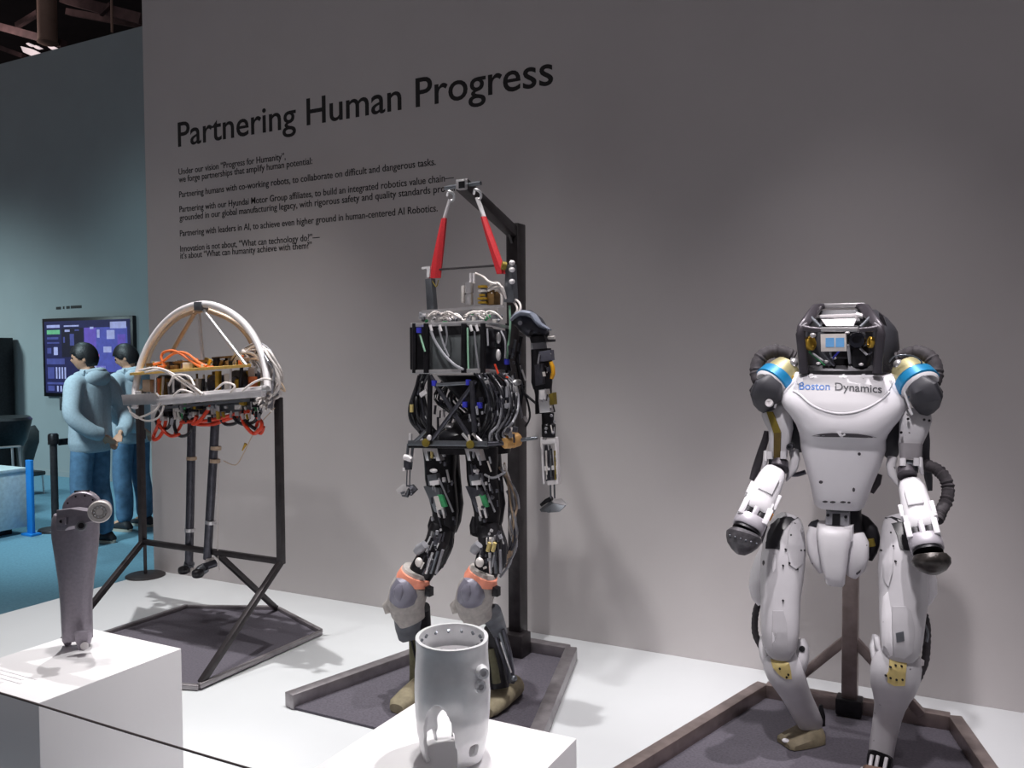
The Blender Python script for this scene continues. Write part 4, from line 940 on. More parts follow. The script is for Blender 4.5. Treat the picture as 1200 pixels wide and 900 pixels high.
for u0, u1 in ((635.5, 638.5), (652, 654.5)): MB().beam(P(u0, 512, AY - .02), P(u1, 567, AY - .02), .009, .02, (0, 1, 0), .002).build('forearm_side', ALU_W, r2)
for v, u0, u1 in ((518, 636, 652), (549, 638, 654), (566, 642, 654)): MB().beam(P(u0, v, AY - .025), P(u1, v - 1.5, AY - .025), .012, .016, (0, 0, 1), .002).build('forearm_bridge', ALU_W, r2)
MB().limb([(643, 522, AY, 4), (642, 530, AY, 5.5), (643, 545, AY, 6), (645, 563, AY, 6)], 3).build('forearm_core', GUN, r2)
for u in (640, 645, 650): MB().rod(P(u, 528, AY - .03), P(u + 1, 562, AY - .03), .0035, None, 8).build('forearm_rod', (ALU_D, BEAR, OLIVE)[u % 3], r2)
for u in (645, 649.5): MB().rod(P(u, 566, AY - .01), P(u + .5, 584, AY - .01), .0036, None, 8).build('wrist_rod', ALU_D, r2)
def scoop(pts_, y, name, mt):
    MB().plate([(p[0], p[1], y + p[2]) for p in pts_], y, .012, .001).build(name, mt, r2)
scoop([(632, 597, -.01), (645, 587, .01), (648, 590, -.03), (644, 600, -.05), (634, 600, -.03)], AY, 'hand_scoop', ALU_D)
scoop([(645, 586, .01), (657, 584.5, .02), (664, 592, .0), (660, 595, -.02), (650, 591, -.03)], AY, 'hand_scoop', ALU)
scoop([(637, 598, -.04), (648, 590, -.04), (662, 593, -.03), (655, 600, -.05), (642, 601, -.05)], AY, 'hand_scoop', ALU_D)
MB().limb([(634, 592, AY + .01, 2), (640, 587, AY + .01, 2.5), (647, 584, AY + .01, 3)], 2).build('hand_bar', BLK, r2)
# far arm, mostly behind the body
BY = 2.72
MB().rod(P(481, 508, BY), P(481, 519, BY), .007, None, 10).build('far_arm_cap', ALU_W, r2)
for u in (477.5, 483): MB().rod(P(u + 1, 520, BY), P(u - 1.5, 548, BY), .0055, None, 8).build('far_arm_rod', ALU_D, r2)
MB().limb([(474, 535.5, BY - .01, 3.2), (479, 537, BY - .01, 4), (483, 539, BY - .01, 3)], 2.2).build('far_arm_clamp', ALU_W, r2)
MB().limb([(478, 540, BY, 5), (478, 550, BY, 5)], 3).build('far_wrist', GUN, r2)
MB().limb([(473, 548, BY - .02, 1.5), (473.5, 552, BY - .02, 1.8)], 2).build('far_wrist_pin', ALU_W, r2)
for u in (477, 480.5): MB().rod(P(u, 551, BY), P(u - .5, 570, BY), .0025, None, 8).build('wrist_rod', ALU_D, r2)
scoop([(464, 574, 0), (471, 568, .02), (478, 572, -.02), (474, 580, -.03), (466, 579, -.02)], BY, 'hand_scoop', ALU)
scoop([(475, 569, .02), (483, 568, .02), (488, 574, .0), (481, 581, -.02), (474, 578, -.03)], BY, 'hand_scoop', GUN)
scoop([(469, 577, -.02), (479, 574, -.02), (477, 583, -.03), (471, 582, -.03)], BY, 'hand_scoop', ALU_D)
# legs: hip at 2.80, knees pushed forward, feet on the tray
def leg2(dx, sgn, knee_y, foot):
    hy = 2.80; n_ = lambda u: u + dx
    th = MB().limb([(n_(515), 524, hy, 20, .8), (n_(516), 540, hy, 19, .8), (n_(516), 560, hy - .01, 18, .8), (n_(519), 580, hy - .01, 17, .8), (n_(522), 600, hy - .02, 15.5, .8), (n_(521), 615, hy - .02, 14.5, .8), (n_(517), 630, hy - .03, 14, .8)], 3.2).build('thigh', BLK, r2)
    MB().limb([(n_(528), 526, hy + .05, 10), (n_(531), 550, hy + .06, 8.5), (n_(533), 575, hy + .06, 8.5), (n_(535), 590, hy + .05, 8.5), (n_(533), 610, hy + .05, 7.5), (n_(529), 622, hy + .03, 6.5)], 2.6).build('thigh_rear', RUB, r2)
    MB().plate([(n_(495), 525), (n_(512), 526), (n_(516), 540), (n_(511), 540), (n_(508), 529), (n_(500), 528), (n_(503), 540), (n_(499), 540)], hy - .075, .03, .002).build('hip_bracket', ALU, r2)
    MB().rod(P(n_(506), 528, hy - .07), P(n_(506), 537, hy - .07), .0055, None, 8).build('hip_marker', YEL if dx == 0 else CABG, r2)
    MB().ell(P(n_(508), 551.5, hy - .08), (.016, .012, .008), None, 12, 8).build('hip_cap', ALU_W, r2)
    MB().plate([(n_(500), 557), (n_(511), 555), (n_(513), 568), (n_(502), 569)], hy - .075, .03, .003).build('servo_valve', ALU_D, r2)
    MB().plate([(n_(503), 564), (n_(514), 562.5), (n_(514), 568), (n_(504), 569)], hy - .08, .01, .001).build('servo_plate', ALU_W, r2)
    MB().plate([(n_(496), 570), (n_(514), 572), (n_(522), 605), (n_(509), 600)], hy - .075, .012, .002).build('thigh_plate', ALU_D if dx == 0 else GUN, r2)
    MB().plate([(n_(512), 580), (n_(518), 580), (n_(523), 594), (n_(517), 595)], hy - .082, .012, .001).build('circuit_strip', PCBG, r2)
    MB().plate([(n_(508), 582), (n_(513), 581), (n_(518), 597), (n_(512), 598)], hy - .084, .012, .001).build('valve_plate', BEAR, r2)
    for k in (0, 6): MB().rod(P(n_(512 + k), 594, hy - .08), P(n_(515 + k), 607, hy - .08), .0045, None, 8).build('rod', ALU_W, r2)
    MB().rod(P(n_(514), 560, hy - .07), P(n_(531), 600, hy - .05), .004, None, 8).build('rod', CABG, r2)
    MB().limb([(n_(508), 606, hy - .04, 4), (n_(506), 616, hy - .05, 5), (n_(507), 626, hy - .06, 5)], 2.6).build('thigh_block', BLK, r2)
    ky = knee_y
    kk = foot['kd'] - dx; k_ = lambda u, v: u + dx + kk * min(1, max(0, (v - 600) / 80))
    MB().limb([(k_(516, 622), 622, hy - .04, 14, .8), (k_(512, 636), 636, ky + .04, 14, .8), (k_(504, 652), 652, ky + .03, 14.5, .8), (k_(495, 668), 668, ky + .02, 15, .8), (k_(488, 680), 680, ky + .01, 14, .8)], 3).build('knee_link', BLK, r2)
    MB().limb([(k_(527, 620), 620, hy - .02, 5), (k_(525, 640), 640, ky + .07, 5.5), (k_(518, 658), 658, ky + .06, 5), (k_(508, 672), 672, ky + .05, 3.5)], 2.4).build('knee_rear', RUB, r2)
    MB().limb([(k_(498, 638), 638, ky - .03, 5), (k_(492, 643), 643, ky - .03, 6), (k_(488, 647), 647, ky - .03, 4.5)], 2.4).build('knee_cap', CABG, r2)
    MB().ell(P(k_(491, 659), 659, ky - .05), (.016, .012, .018), None, 14, 8).build('knee_valve', BEAR, r2)
    for k, mt in ((0, ALU), (6, ALU_D), (12, CABG)): MB().rod(P(k_(507 + k, 648), 648 - k * .3, ky - .03), P(k_(499 + k, 672), 672, ky - .03), .0055, None, 8).build('rod', mt, r2)
    MB().box(P(k_(512, 634), 634, ky - .02), (.02, .02, .026), None, .003).build('knee_block', BEAR if dx else GUN, r2)
    for k in range(5):
        hose('black_hose', (RUB, GUN)[k % 2], .0045, hy + .06, [(k_(534 - k, 545), 545), (k_(540 - k * 1.5, 570), 570), (k_(539 - k, 592), 592), (k_(532 - k, 615), 615), (k_(530 - k * 1.5, 640), 640), (k_(518 - k, 665), 665)], .02, r2)
    kd = foot['kd']; m_ = lambda u: u + kd
    MB().limb([(m_(487), 667, ky, 15, .9), (m_(485), 672, ky, 18, .9), (m_(483), 682, ky, 20, .9)], 2.2, 24).build('boot_cuff', BOOT, r2)
    MB().limb([(m_(487), 671.5, ky - .004, 18.3, .9), (m_(484.5), 677, ky - .004, 20, .9), (m_(483.5), 683, ky - .004, 20.6, .9)], 2.2, 24).build('orange_band', CUFF, r2)
    MB().limb([(m_(484), 680, ky, 20.5, .9), (m_(479), 692, ky, 22.5, .9), (m_(476), 705, ky, 22.5, .9), (m_(478), 716, ky + .01, 20, .9), (m_(483), 728, ky + .02, 16, .9)], 2.3, 24).build('boot_top', BOOT, r2)
    kp = MB().limb([(m_(482), 679, ky - .03, 7, .9), (m_(477), 684, ky - .04, 14, .9), (m_(474), 693, ky - .045, 17, .9), (m_(472), 702, ky - .04, 16, .9), (m_(472), 710, ky - .03, 8, .9)], 2.2, 22).build('knee_pad', KNEE, r2)
    MB().limb([(m_(469), 685, ky - .085, 3, .6), (m_(467), 692, ky - .092, 6, .6), (m_(467), 699, ky - .092, 5, .6), (m_(468), 704, ky - .085, 2.5, .6)], 2.2, 16).build('pad_ridge', KNEE, kp)
    MB().limb([(m_(459), 702, ky + .01, 4), (m_(454), 710, ky + .02, 6), (m_(456), 718, ky + .02, 5)], 2.2).build('boot_fold', BOOT, r2)
    MB().plate([(m_(498), 688), (m_(503), 690), (m_(503), 700), (m_(497), 699)], ky - .02, .03, .003).build('buckle', BLK, r2)
    return ky
leg2(0, 1, 2.66, dict(kd=0)); leg2(49, 1, 2.66, dict(kd=79))
# left shin and foot
DSG = mat('dirty_shin_guard', (98, 101, 108), .5, .1, .25, 25)
MB().limb([(478, 712, 2.68, 17, .9), (478, 722, 2.69, 17, .9), (478, 735, 2.70, 15, .9), (479, 746, 2.71, 12.5, .9), (480, 750, 2.71, 9, .9)], 2.6).build('shin_guard', DSG, r2)
MB().limb([(492, 712, 2.74, 12, 1), (493, 730, 2.76, 12, 1), (496, 748, 2.78, 10, 1), (500, 770, 2.80, 9, 1), (500, 800, 2.80, 8, 1)], 2.4).build('shin', BLK, r2)
MB().limb([(486, 745, 2.74, 7, 1), (486, 765, 2.75, 6.5, 1), (487, 790, 2.76, 7, 1), (487, 812, 2.76, 8, 1)], 2.4).build('calf', mat('khaki_fabric', (118, 116, 92), .85, 0, .15, 60), r2)
for k in (0, 5): MB().rod(P(482 + k, 750, 2.71), P(489 + k, 778, 2.73), .0045, None, 8).build('rod', BLK, r2)
def foot2(uc, ua, name='foot'):
    c0 = PZ(uc[0], uc[1], 0.012)
    b = MB(); R = []
    for t_, w_, h_ in ((-.12, .030, .035), (-.10, .044, .05), (-.03, .050, .065), (.04, .046, .080), (.10, .042, .085), (.13, .030, .06)):
        R.append([V((c0.x + w_ * math.cos(2 * math.pi * j / 18), c0.y + t_, .011 + h_ / 2 + h_ / 2 * math.copysign(abs(math.sin(2 * math.pi * j / 18)) ** .7, math.sin(2 * math.pi * j / 18)))) for j in range(18)])
    b.rings(R); b.build(name, KHAKI, r2)
    return c0
foot2((486, 822), None); f2 = foot2((588, 826), None)
# right shin
MB().limb([(575, 718, 2.70, 13, .9), (581, 730, 2.74, 11, .9), (586, 742, 2.77, 9, .9)], 2.4).build('shin_guard', DSG, r2)
MB().limb([(578, 735, 2.78, 11, 1), (583, 760, 2.80, 11, 1), (583, 785, 2.80, 11, 1), (586, 806, 2.79, 11, 1)], 2.4).build('shin', BLK, r2)
MB().limb([(575, 760, 2.76, 4, 1), (580, 785, 2.76, 4.5, 1), (582, 800, 2.76, 5, 1)], 2.4).build('calf', MATS['khaki_fabric'], r2)
MB().limb([(576, 728, 2.72, 3, 1), (576, 736, 2.72, 3, 1)], 2).build('orange_tab', RED, r2)
for d, mt in ((0, GUN), (6, ALU_D), (11, GUN)):
    MB().tube([P(579 + d, 738, 2.74), P(586 + d, 762, 2.75), P(594 + d * .6, 785, 2.77), P(597 + d * .35, 800, 2.78)], .0075, 10, 5).build('shin_rail', mt, r2)
MB().rod(P(587, 752, 2.74), P(599, 788, 2.76), .004, None, 8).build('rod', ALU, r2)
MB().ell(P(602, 795, 2.77), (.014, .014, .014), None, 12, 8).build('ankle_joint', ALU_D, r2)
for uv in ([(594, 575), (601, 590), (604, 610), (601, 630), (604, 645)], [(602, 605), (606, 625), (600, 645), (598, 660), (586, 676)], [(590, 556), (598, 566), (606, 580), (608, 596)], [(598, 640), (592, 655), (586, 668)]):
    hose('leg_cable', (CABG, BEIGE, CABG, CAB)[uv[0][0] % 4 if isinstance(uv[0][0], int) else 0], .005, 2.86, uv, .01, r2)
for k in range(4): MB().box(P(598 - k * 3, 648 + k * 4, 2.84), (.016, .012, .02), Matrix.Rotation(k, 3, 'Y'), .002).build('cable_tie', BEIGE, r2)
# ------------------------------------------------------------------ stand and robot at right
s3 = thing('robot_stand', (-0.36, 3.0, 0), 'bronze-edged steel tray stand with a square pole behind the white humanoid', 'stand', 'robot stands')
T3 = [(-1.02, 2.10), (-0.675, 3.36), (-0.01, 3.36), (0.335, 2.10)]
b = MB(); b.rings([[V((x, y, 0.001)) for x, y in T3], [V((x, y, .009)) for x, y in T3]]); b.build('base_mat', FELT, s3)
for i in (0, 1, 2):
    a_, c_ = T3[i], T3[(i + 1) % 4]; sh_ = .014 if i == 1 else 0; a_ = (a_[0] + sh_, a_[1]); c_ = (c_[0] - sh_, c_[1]); MB().beam((*a_, .031), (*c_, .031), .046, .058, (0, 0, 1), .004).build('tray_bar', STEEL_R, s3)
pz = P(993, 640, 3.28); pb = PZ(994, 838, .03); PYB = 3.33; PXB = P(996, 800, PYB).x
MB().box((PXB, PYB, .50), (.054, .054, 1.00), None, .004).build('pole', STEEL_R, s3)
MB().box((PXB, PYB - .01, .045), (.09, .07, .06), None, .005).build('pole_foot', BLK, s3)
for dx in (-1, 1): MB().beam((PXB, PYB, .30), (PXB + dx * .24, PYB + .01, .05), .032, .032, (0, 1, 0), .003).build('brace', STEEL_R, s3)
MB().beam((PXB, PYB, .985), (PXB - .02, 3.10, .99), .05, .05, (0, 0, 1), .003).build('support_arm', BLK, s3)

r3 = thing('white_humanoid', (-0.36, 3.02, 0), 'white shelled humanoid robot with an open cage head and no face, standing on two legs', 'robot')
Y = 3.0
def L(name, mt, pp, p=2.6, ratio=.9, n=20, par=None, ang=40): return MB().limb(pp, p, n, ratio).build(name, mt, par or r3, ang)
# chest shell
CH = [(435.5, 934, 1045, 2.94, 3.13), (440, 932, 1047, 2.92, 3.14), (450, 927, 1051, 2.90, 3.15), (462, 919, 1057, 2.885, 3.15), (470, 918, 1058, 2.875, 3.15), (478, 922, 1056, 2.868, 3.15), (488, 930, 1050, 2.862, 3.14), (498, 936, 1042, 2.86, 3.13),
      (507, 939, 1036, 2.862, 3.13), (513, 940, 1034, 2.885, 3.12), (525, 941, 1034, 2.888, 3.12), (545, 946, 1028, 2.895, 3.10), (565, 951, 1020, 2.905, 3.09), (582, 954, 1014, 2.915, 3.07), (591, 956, 1011, 2.925, 3.06), (595, 960, 1007, 2.94, 3.05)]
cm = MB().body(CH, 3.0, 44); CB_ = cm.bvh(); chest = cm.build('chest_shell', SHELL_C, r3, 50)
CAMP = V((0, 0, CAMZ))
def surf(u, v, bv, off=0.0, dflt=2.9):
    d = ray(u, v).normalized(); h = bv.ray_cast(CAMP, d)
    return (h[0] - d * off) if h[0] is not None else P(u, v, dflt)
def on_tube(name, mt, uv, r, bv, par, sub=4):
    MB().tube([surf(u, v, bv, r * .1) for u, v in uv], r, 8, sub).build(name, mt, par)
def patch(name, mt, uv, bv, par, th=.004, out=.003, lab=None):
    E = []
    for i in range(len(uv)):
        a_, c_ = V(uv[i]), V(uv[(i + 1) % len(uv)]); k = max(1, int((c_ - a_).length / 3.5))
        E += [a_ + (c_ - a_) * (j / k) for j in range(k)]
    n = len(E); ce = sum(E, V((0, 0))) / n; b = MB(); d = FW * (th + .004)
    R = [[surf(*(ce + (e - ce) * f), bv, out) for e in E] for f in (1, .75, .5, .25)]
    vs = [q for r in R for q in r] + [surf(*ce, bv, out)] + [q + d for q in R[0]]
    fs = [(k * n + i, k * n + (i + 1) % n, (k + 1) * n + (i + 1) % n, (k + 1) * n + i) for k in range(3) for i in range(n)]
    fs += [(3 * n + i, 3 * n + (i + 1) % n, 4 * n) for i in range(n)] + [((i + 1) % n, i, 4 * n + 1 + i, 4 * n + 1 + (i + 1) % n) for i in range(n)]
    b.add(vs, fs); return b.build(name, mt, par, 30)
def band(name, mt, bv, par, rows, out=.004, dflt=2.95, th=.006):
    b = MB(); A = []; n = len(rows[0])
    for r in rows: A += [surf(u, v, bv, out, dflt) for u, v in r]
    fs = [(i * n + j, i * n + j + 1, (i + 1) * n + j + 1, (i + 1) * n + j) for i in range(len(rows) - 1) for j in range(n - 1)]
    N = len(A); d = FW * (th + out)
    bd = [j for j in range(n)] + [i * n + n - 1 for i in range(1, len(rows))] + [(len(rows) - 1) * n + j for j in range(n - 2, -1, -1)] + [i * n for i in range(len(rows) - 2, 0, -1)]
    b.add(A + [q + d for q in A], fs + [(bd[i], bd[(i + 1) % len(bd)], N + bd[(i + 1) % len(bd)], N + bd[i]) for i in range(len(bd))]); return b.build(name, mt, par, 40)
# raised bib with its curved lower lip
on_tube('chest_ridge', SHELL_C, [(930, 458), (938, 463), (948, 472), (960, 479), (975, 483.5), (990, 484.5), (1005, 482), (1020, 476), (1034, 467), (1042, 459)], .0042, CB_, chest)
on_tube('shoulder_ridge', SHELL_C, [(933, 438), (931, 447), (924, 455), (919, 461)], .005, CB_, chest)
on_tube('shoulder_ridge', SHELL_C, [(1046, 440), (1049, 450), (1054, 458), (1057, 465)], .005, CB_, chest)
GRB = mat('grey_bib_panel', (196, 194, 198), .45, 0, .02, 10)
rows = []
for k in range(13):
    f = k / 12; r_ = []
    for j in range(41):
        u = 936 + j * (1040 - 936) / 40; lo = 483 - 20.5 * ((u - 988) / 52) ** 2
        r_.append((u, 441.5 + (lo - 441.5) * f))
    rows.append(r_)
bibo = band('bib_panel', GRB, CB_, chest, rows, .0035, 2.9, .003)
for q in ([(932, 437), (940, 436), (941, 447), (935, 450)], [(1036, 440), (1045, 438.5), (1047, 447), (1042, 457), (1037, 462)], [(947, 440), (952, 436.5), (954, 442), (950, 444)], [(987, 436.5), (990, 436.5), (990, 443), (987, 443)], [(1009, 437), (1014, 437), (1013, 443), (1011, 443)]):
    patch('highlight_tab', SHELL, q, CB_, chest, .003, .0055)  # white patches; the two corner ones paint a highlight
# slot under the chest and scuffed badge holes
patch('chest_slot', DSH, [(951, 511), (962, 508.5), (975, 507.5), (990, 507.8), (1005, 508.5), (1018, 510.5), (1028, 513), (1015, 513.2), (990, 512.4), (965, 512.2)], CB_, chest, .003, .0012)
patch('slot_chip', SHELL, [(981, 507), (985, 507.5), (988, 511), (991, 510), (990, 507.5), (987, 514), (984, 511)], CB_, chest, .003, .003)
for q in ((967, 588, 3.2, 1.3), (976, 588.5, 3.4, 1.3), (988, 588.5, 3.4, 1.3), (995, 589, 2, 1.2), (962, 565, 2.4, 2), (1000.5, 574, 1.6, 2.6), (1007, 532, 2, 2)):
    patch('scuff_hole', DSH, [(q[0] + q[2] * math.cos(a * .785), q[1] + q[3] * math.sin(a * .785)) for a in range(8)], CB_, chest, .002, .001)
BIBT = BVHTree.FromPolygons([tuple(q.co + org(chest)) for q in bibo.data.vertices], [tuple(p.vertices) for p in bibo.data.polygons])
def chest_word(body, u0, u1, v0, v1, cap, mt, name, bold):
    vs, fs = text_mesh(body, bold); xa = min(q.x for q in vs); xb = max(q.x for q in vs)
    A = []
    for q in vs:
        f = (q.x - xa) / (xb - xa); A.append(surf(u0 + (u1 - u0) * f, v0 + (v1 - v0) * f - q.y / CAPH * cap, BIBT if BIBT.ray_cast(CAMP, ray(u0 + (u1 - u0) * f, v0 + (v1 - v0) * f - q.y / CAPH * cap).normalized())[0] else CB_, .0011))
    n = len(A); Bk = [q + FW * .002 for q in A]
    ec = {}
    for f in fs:
        for i in range(len(f)): k = tuple(sorted((f[i], f[(i + 1) % len(f)]))); ec[k] = ec.get(k, 0) + 1
    b = MB(); b.add(A, fs); b.build(name, mt, chest)
chest_word('Boston', 936.5, 972.5, 456.4, 457.0, 8.6, mat('print_blue', (62, 110, 180), .5), 'chest_lettering', .012)
chest_word('Dynamics', 978.5, 1033.5, 457.2, 460.4, 8.9, mat('print_grey', (58, 58, 66), .5), 'chest_lettering', .012)
# dark flanks behind the shell
L('flank', SHB, [(936, 486, 3.06, 9), (936, 503, 3.05, 13), (936, 518, 3.05, 10), (938, 530, 3.05, 3)], 2.2)
L('flank', SHB, [(1046, 488, 3.06, 9), (1043, 505, 3.04, 14), (1042, 520, 3.04, 14), (1045, 534, 3.05, 7), (1046, 540, 3.06, 2)], 2.2)
L('flank', DSH, [(1030, 556, 3.08, 4), (1027, 566, 3.07, 5), (1022, 578, 3.06, 2)], 2.2)
L('back_unit', DSH, [(988, 440, 3.18, 45), (990, 480, 3.20, 50), (990, 530, 3.18, 38), (985, 575, 3.12, 22)], 3, .5)
# head cage
hb = MB().body([(364, 958, 1024, 3.06, 3.18), (374, 948, 1036, 3.03, 3.22), (384, 942, 1044, 3.01, 3.24), (390, 940, 1047, 3.0, 3.25), (410, 940, 1049, 3.0, 3.25), (428, 944, 1045, 3.0, 3.23), (438, 950, 1038, 3.0, 3.20)], 3.2, 36)
hb.build('rear_cowl', SHB, r3)
MB().body([(428, 942, 1036, 2.93, 3.05), (434, 938, 1041, 2.92, 3.08), (440, 940, 1040, 2.93, 3.08)], 3, 30).build('neck_ring', BLK, r3)
def R3(pp, r, name, mt, par=None, n=12): return MB().tube([P(*q) for q in pp], r, n, 5).build(name, mt, par or r3)
for sgn, uf in ((0, lambda d: 934 + d), (1, lambda d: 1036 - d)):
    L('cage_post', DSH, [(uf(8), 437, 2.925, 5.5), (uf(6.5), 420, 2.915, 5.2), (uf(5), 402, 2.905, 5.2), (uf(4), 392, 2.90, 5.4), (uf(6), 385, 2.90, 5.0), (uf(12), 381, 2.91, 4.2)], 2.8, .8)
    L('cage_shoulder', DSH, [(uf(2), 389, 2.90, 3.0), (uf(5), 383.5, 2.905, 5.0), (uf(11), 377, 2.93, 6.2), (uf(17), 369, 2.97, 6.5), (uf(22), 362, 3.02, 6.0), (uf(27), 359.5, 3.06, 4.0), (uf(34), 358.5, 3.07, 2.4)], 2.6, .7)
    MB().rod(P(uf(15), 370.5, 2.955), P(uf(28), 384, 2.90), .0065, None, 10).build('cage_strut', ALU_D, r3)
    L('brow_corner', DSH, [(uf(8), 384.5, 2.895, 3.6), (uf(18), 386, 2.892, 3.2), (uf(29), 386.5, 2.89, 2.6)], 2.6, .9)
MB().beam(P(962, 386, 2.888), P(1006, 386, 2.888), .013, .014, (0, 0, 1), .003).build('brow_bar', ALU, r3)
MB().beam(P(965, 358.5, 3.07), P(1014, 357.5, 3.07), .016, .016, (0, 0, 1), .004).build('top_handle', ALU, r3)
MB().plate([(957, 366, 3.08), (1020, 365, 3.08), (1018, 372, 3.08), (960, 372, 3.08)], 3.08, .02).build('dark_bay', BLK, r3)
MB().beam(P(958, 371, 3.02), P(1010, 369, 3.02), .012, .010, (0, 0, 1), .002).build('light_rail', ALU_W, r3)
MB().rod(P(1003, 369, 3.0), P(1012, 371, 3.0), .009, None, 10).build('light_plug', ALU_W, r3)
MB().plate([(962, 374, 3.0), (1004, 373, 3.0), (1000, 382, 2.93), (968, 382, 2.93)], 3.0, .012, .001).build('light_plate', ALU_W, r3)
pn = MB().plate([(961.5, 391.5), (991.5, 391), (992, 411.5), (962, 412)], 2.885, .02, .0015).build('sensor_panel', BEAR, r3)
SQ = mat('blue_square', (110, 172, 228), .4, 0, .02, 10)
for a, c in ((967.5, 977.5), (979.3, 989.3)): MB().plate([(a, 396), (c, 395.8), (c, 406.6), (a, 406.8)], 2.8835, .004).build('blue_window', SQ, pn)
def disc(name, mt, u, v, y, r, th, tilt=(0, -1, 0), par=None, prof=None):
    c = P(u, v, y); a = V(tilt).normalized(); MB().lathe(c - a * th, c, prof or [(0, r), (.8, r), (1, r * .9), (1, r * .5), (.8, r * .45), (.8, .001)], 26).build(name, mt, par or r3)
disc('stereo_lens', LENS, 1004, 398.5, 2.90, .026, .03)
disc('yellow_ring', GOLD, 952, 402, 2.92, .024, .012, (.9, -.45, .1)); disc('yellow_ring', GOLD, 1018, 401, 2.92, .018, .012, (-.9, -.45, .1))
MB().ell(P(952.5, 393, 2.91), (.010, .008, .008), None, 12, 8).build('white_knob', ALU_W, r3)
for a, c, mt, r in (((952, 414, 2.93), (966, 424, 2.92), CABG, .004), ((965, 412, 2.91), (978, 428, 2.92), GUN, .006), ((994, 404, 2.91), (996, 426, 2.93), CABG, .005), ((1008, 408, 2.92), (1016, 416, 2.92), CABG, .004), ((948, 412, 2.93), (968, 430, 2.94), PCBG, .003),
                    ((1022, 412, 2.93), (1000, 430, 2.94), GUN, .004), ((973, 412, 2.91), (974, 426, 2.93), ALU_D, .004), ((983, 412, 2.91), (976, 420, 2.92), BLUE, .003)):
    MB().rod(P(*a), P(*c), r, None, 8).build('head_bracket', mt, r3)
for u, v in ((959, 426), (968, 424), (1009, 427), (977, 420), (993, 390)): MB().ell(P(u, v, 2.925), (.008, .006, .005), None, 10, 6).build('head_bolt', ALU_W, r3)
L('head_motor', BLK, [(1005, 408, 2.95, 12), (1008, 420, 2.95, 13), (1008, 430, 2.95, 10)], 2.4)
L('head_motor', BLK, [(985, 420, 2.96, 9), (984, 430, 2.96, 10)], 2.4)
MB().plate([(1030, 366, 3.03), (1035, 370, 3.04), (1041, 386, 3.05), (1046, 396, 3.06), (1043, 398, 3.06), (1036, 384, 3.05), (1030, 369, 3.04)], 3.05, .06, .002).build('side_fin', DSH, r3)
# shoulders
def shoulder(mir):
    X = (lambda u: u) if not mir else (lambda u: 1983 - u)
    dv = 2 if mir else 0; s = -1 if not mir else 1
    a = V((s * .50, -.58, -.60)).normalized()
    c = P(X(907), 448 + dv, 2.97)
    MB().lathe(c - a * .075, c - a * .02, [(0, .020), (0, .050), (.5, .056), (1, .056)], 30).build('shoulder_motor', mat('pale_gold_motor', (178, 170, 128), .42, .4, .1, 40), r3)
    MB().lathe(c - a * .024, c + a * .012, [(0, .056), (0, .064), (.9, .066), (1, .062)], 32).build('motor_ring', CYAN, r3)
    MB().lathe(c + a * .010, c + a * .022, [(0, .062), (.3, .061), (1, .054)], 32).build('white_ring', SHELL, r3)
    MB().plate([(X(923), 450 + dv), (X(930), 448 + dv), (X(929), 455 + dv), (X(917), 465 + dv), (X(915), 462 + dv)], 2.95, .03, .002).build('ring_bracket', CYAN, r3)
    MB().ell(P(X(930), 425 + dv, 2.98), (.016, .016, .016), None, 14, 10).build('hose_fitting', ALU, r3)
    MB().rod(P(X(926), 446 + dv, 2.96), P(X(931), 441 + dv, 2.96), .007, None, 8).build('gold_link', GOLD, r3)
    cap = L('shoulder_cap', SHB, [(X(911), 443 + dv, 2.94, 6), (X(907), 447 + dv, 2.93, 12), (X(901), 454 + dv, 2.925, 17), (X(898), 462 + dv, 2.93, 18), (X(898), 471 + dv, 2.955, 15), (X(899), 479 + dv, 2.96, 10), (X(900), 484 + dv, 2.965, 4)], 3.6, .7, 24)
    L('cap_tip', BLK if mir else RUB, [(X(886), 452 + dv, 2.98, 4), (X(883), 458 + dv, 2.98, 5), (X(884), 464 + dv, 2.98, 3)], 2.4)
    L('sleeve_end', ALU_D, [(X(927), 424 + dv, 2.99, 5), (X(931), 424 + dv, 2.99, 5)], 2.4)
    MB().tube([P(X(930), 419 + dv, 3.05), P(X(920), 414 + dv, 3.04), P(X(907), 411.5 + dv, 3.03), P(X(895), 416 + dv, 3.02), P(X(888), 426 + dv, 3.01), P(X(887), 438 + dv, 3.0), P(X(890), 447 + dv, 2.99)], .0235, 14, 5, .05).build('hose_sleeve', SLEEVE, r3)
    return cap
shoulder(False); shoulder(True)
disc('white_cap', ALU_W, 901, 472, 2.895, .013, .012, (0, -1, .2))
MB().tube([P(1042, 424, 2.94), P(1048, 418, 2.93), P(1060, 416, 2.93), P(1072, 418, 2.94), P(1080, 424, 2.95), P(1078, 428, 2.95)], .0026, 8, 5).build('thin_wire', ALU_D, r3)
MB().tube([P(1074, 436, 2.95), P(1086, 445, 2.94), P(1096, 455, 2.93)], .0045, 8, 4).build('shoulder_trim', CABG, r3)
for uv in ([(1056, 449), (1062, 466), (1069, 486)], ):
    MB().tube([P(u, v, 2.93) for u, v in uv], .0035, 8, 4).build('shoulder_trim', SHELL, r3)
MB().tube([P(917, 445, 2.93), P(913, 460, 2.92), P(908, 478, 2.93)], .0035, 8, 4).build('shoulder_trim', SHELL, r3)
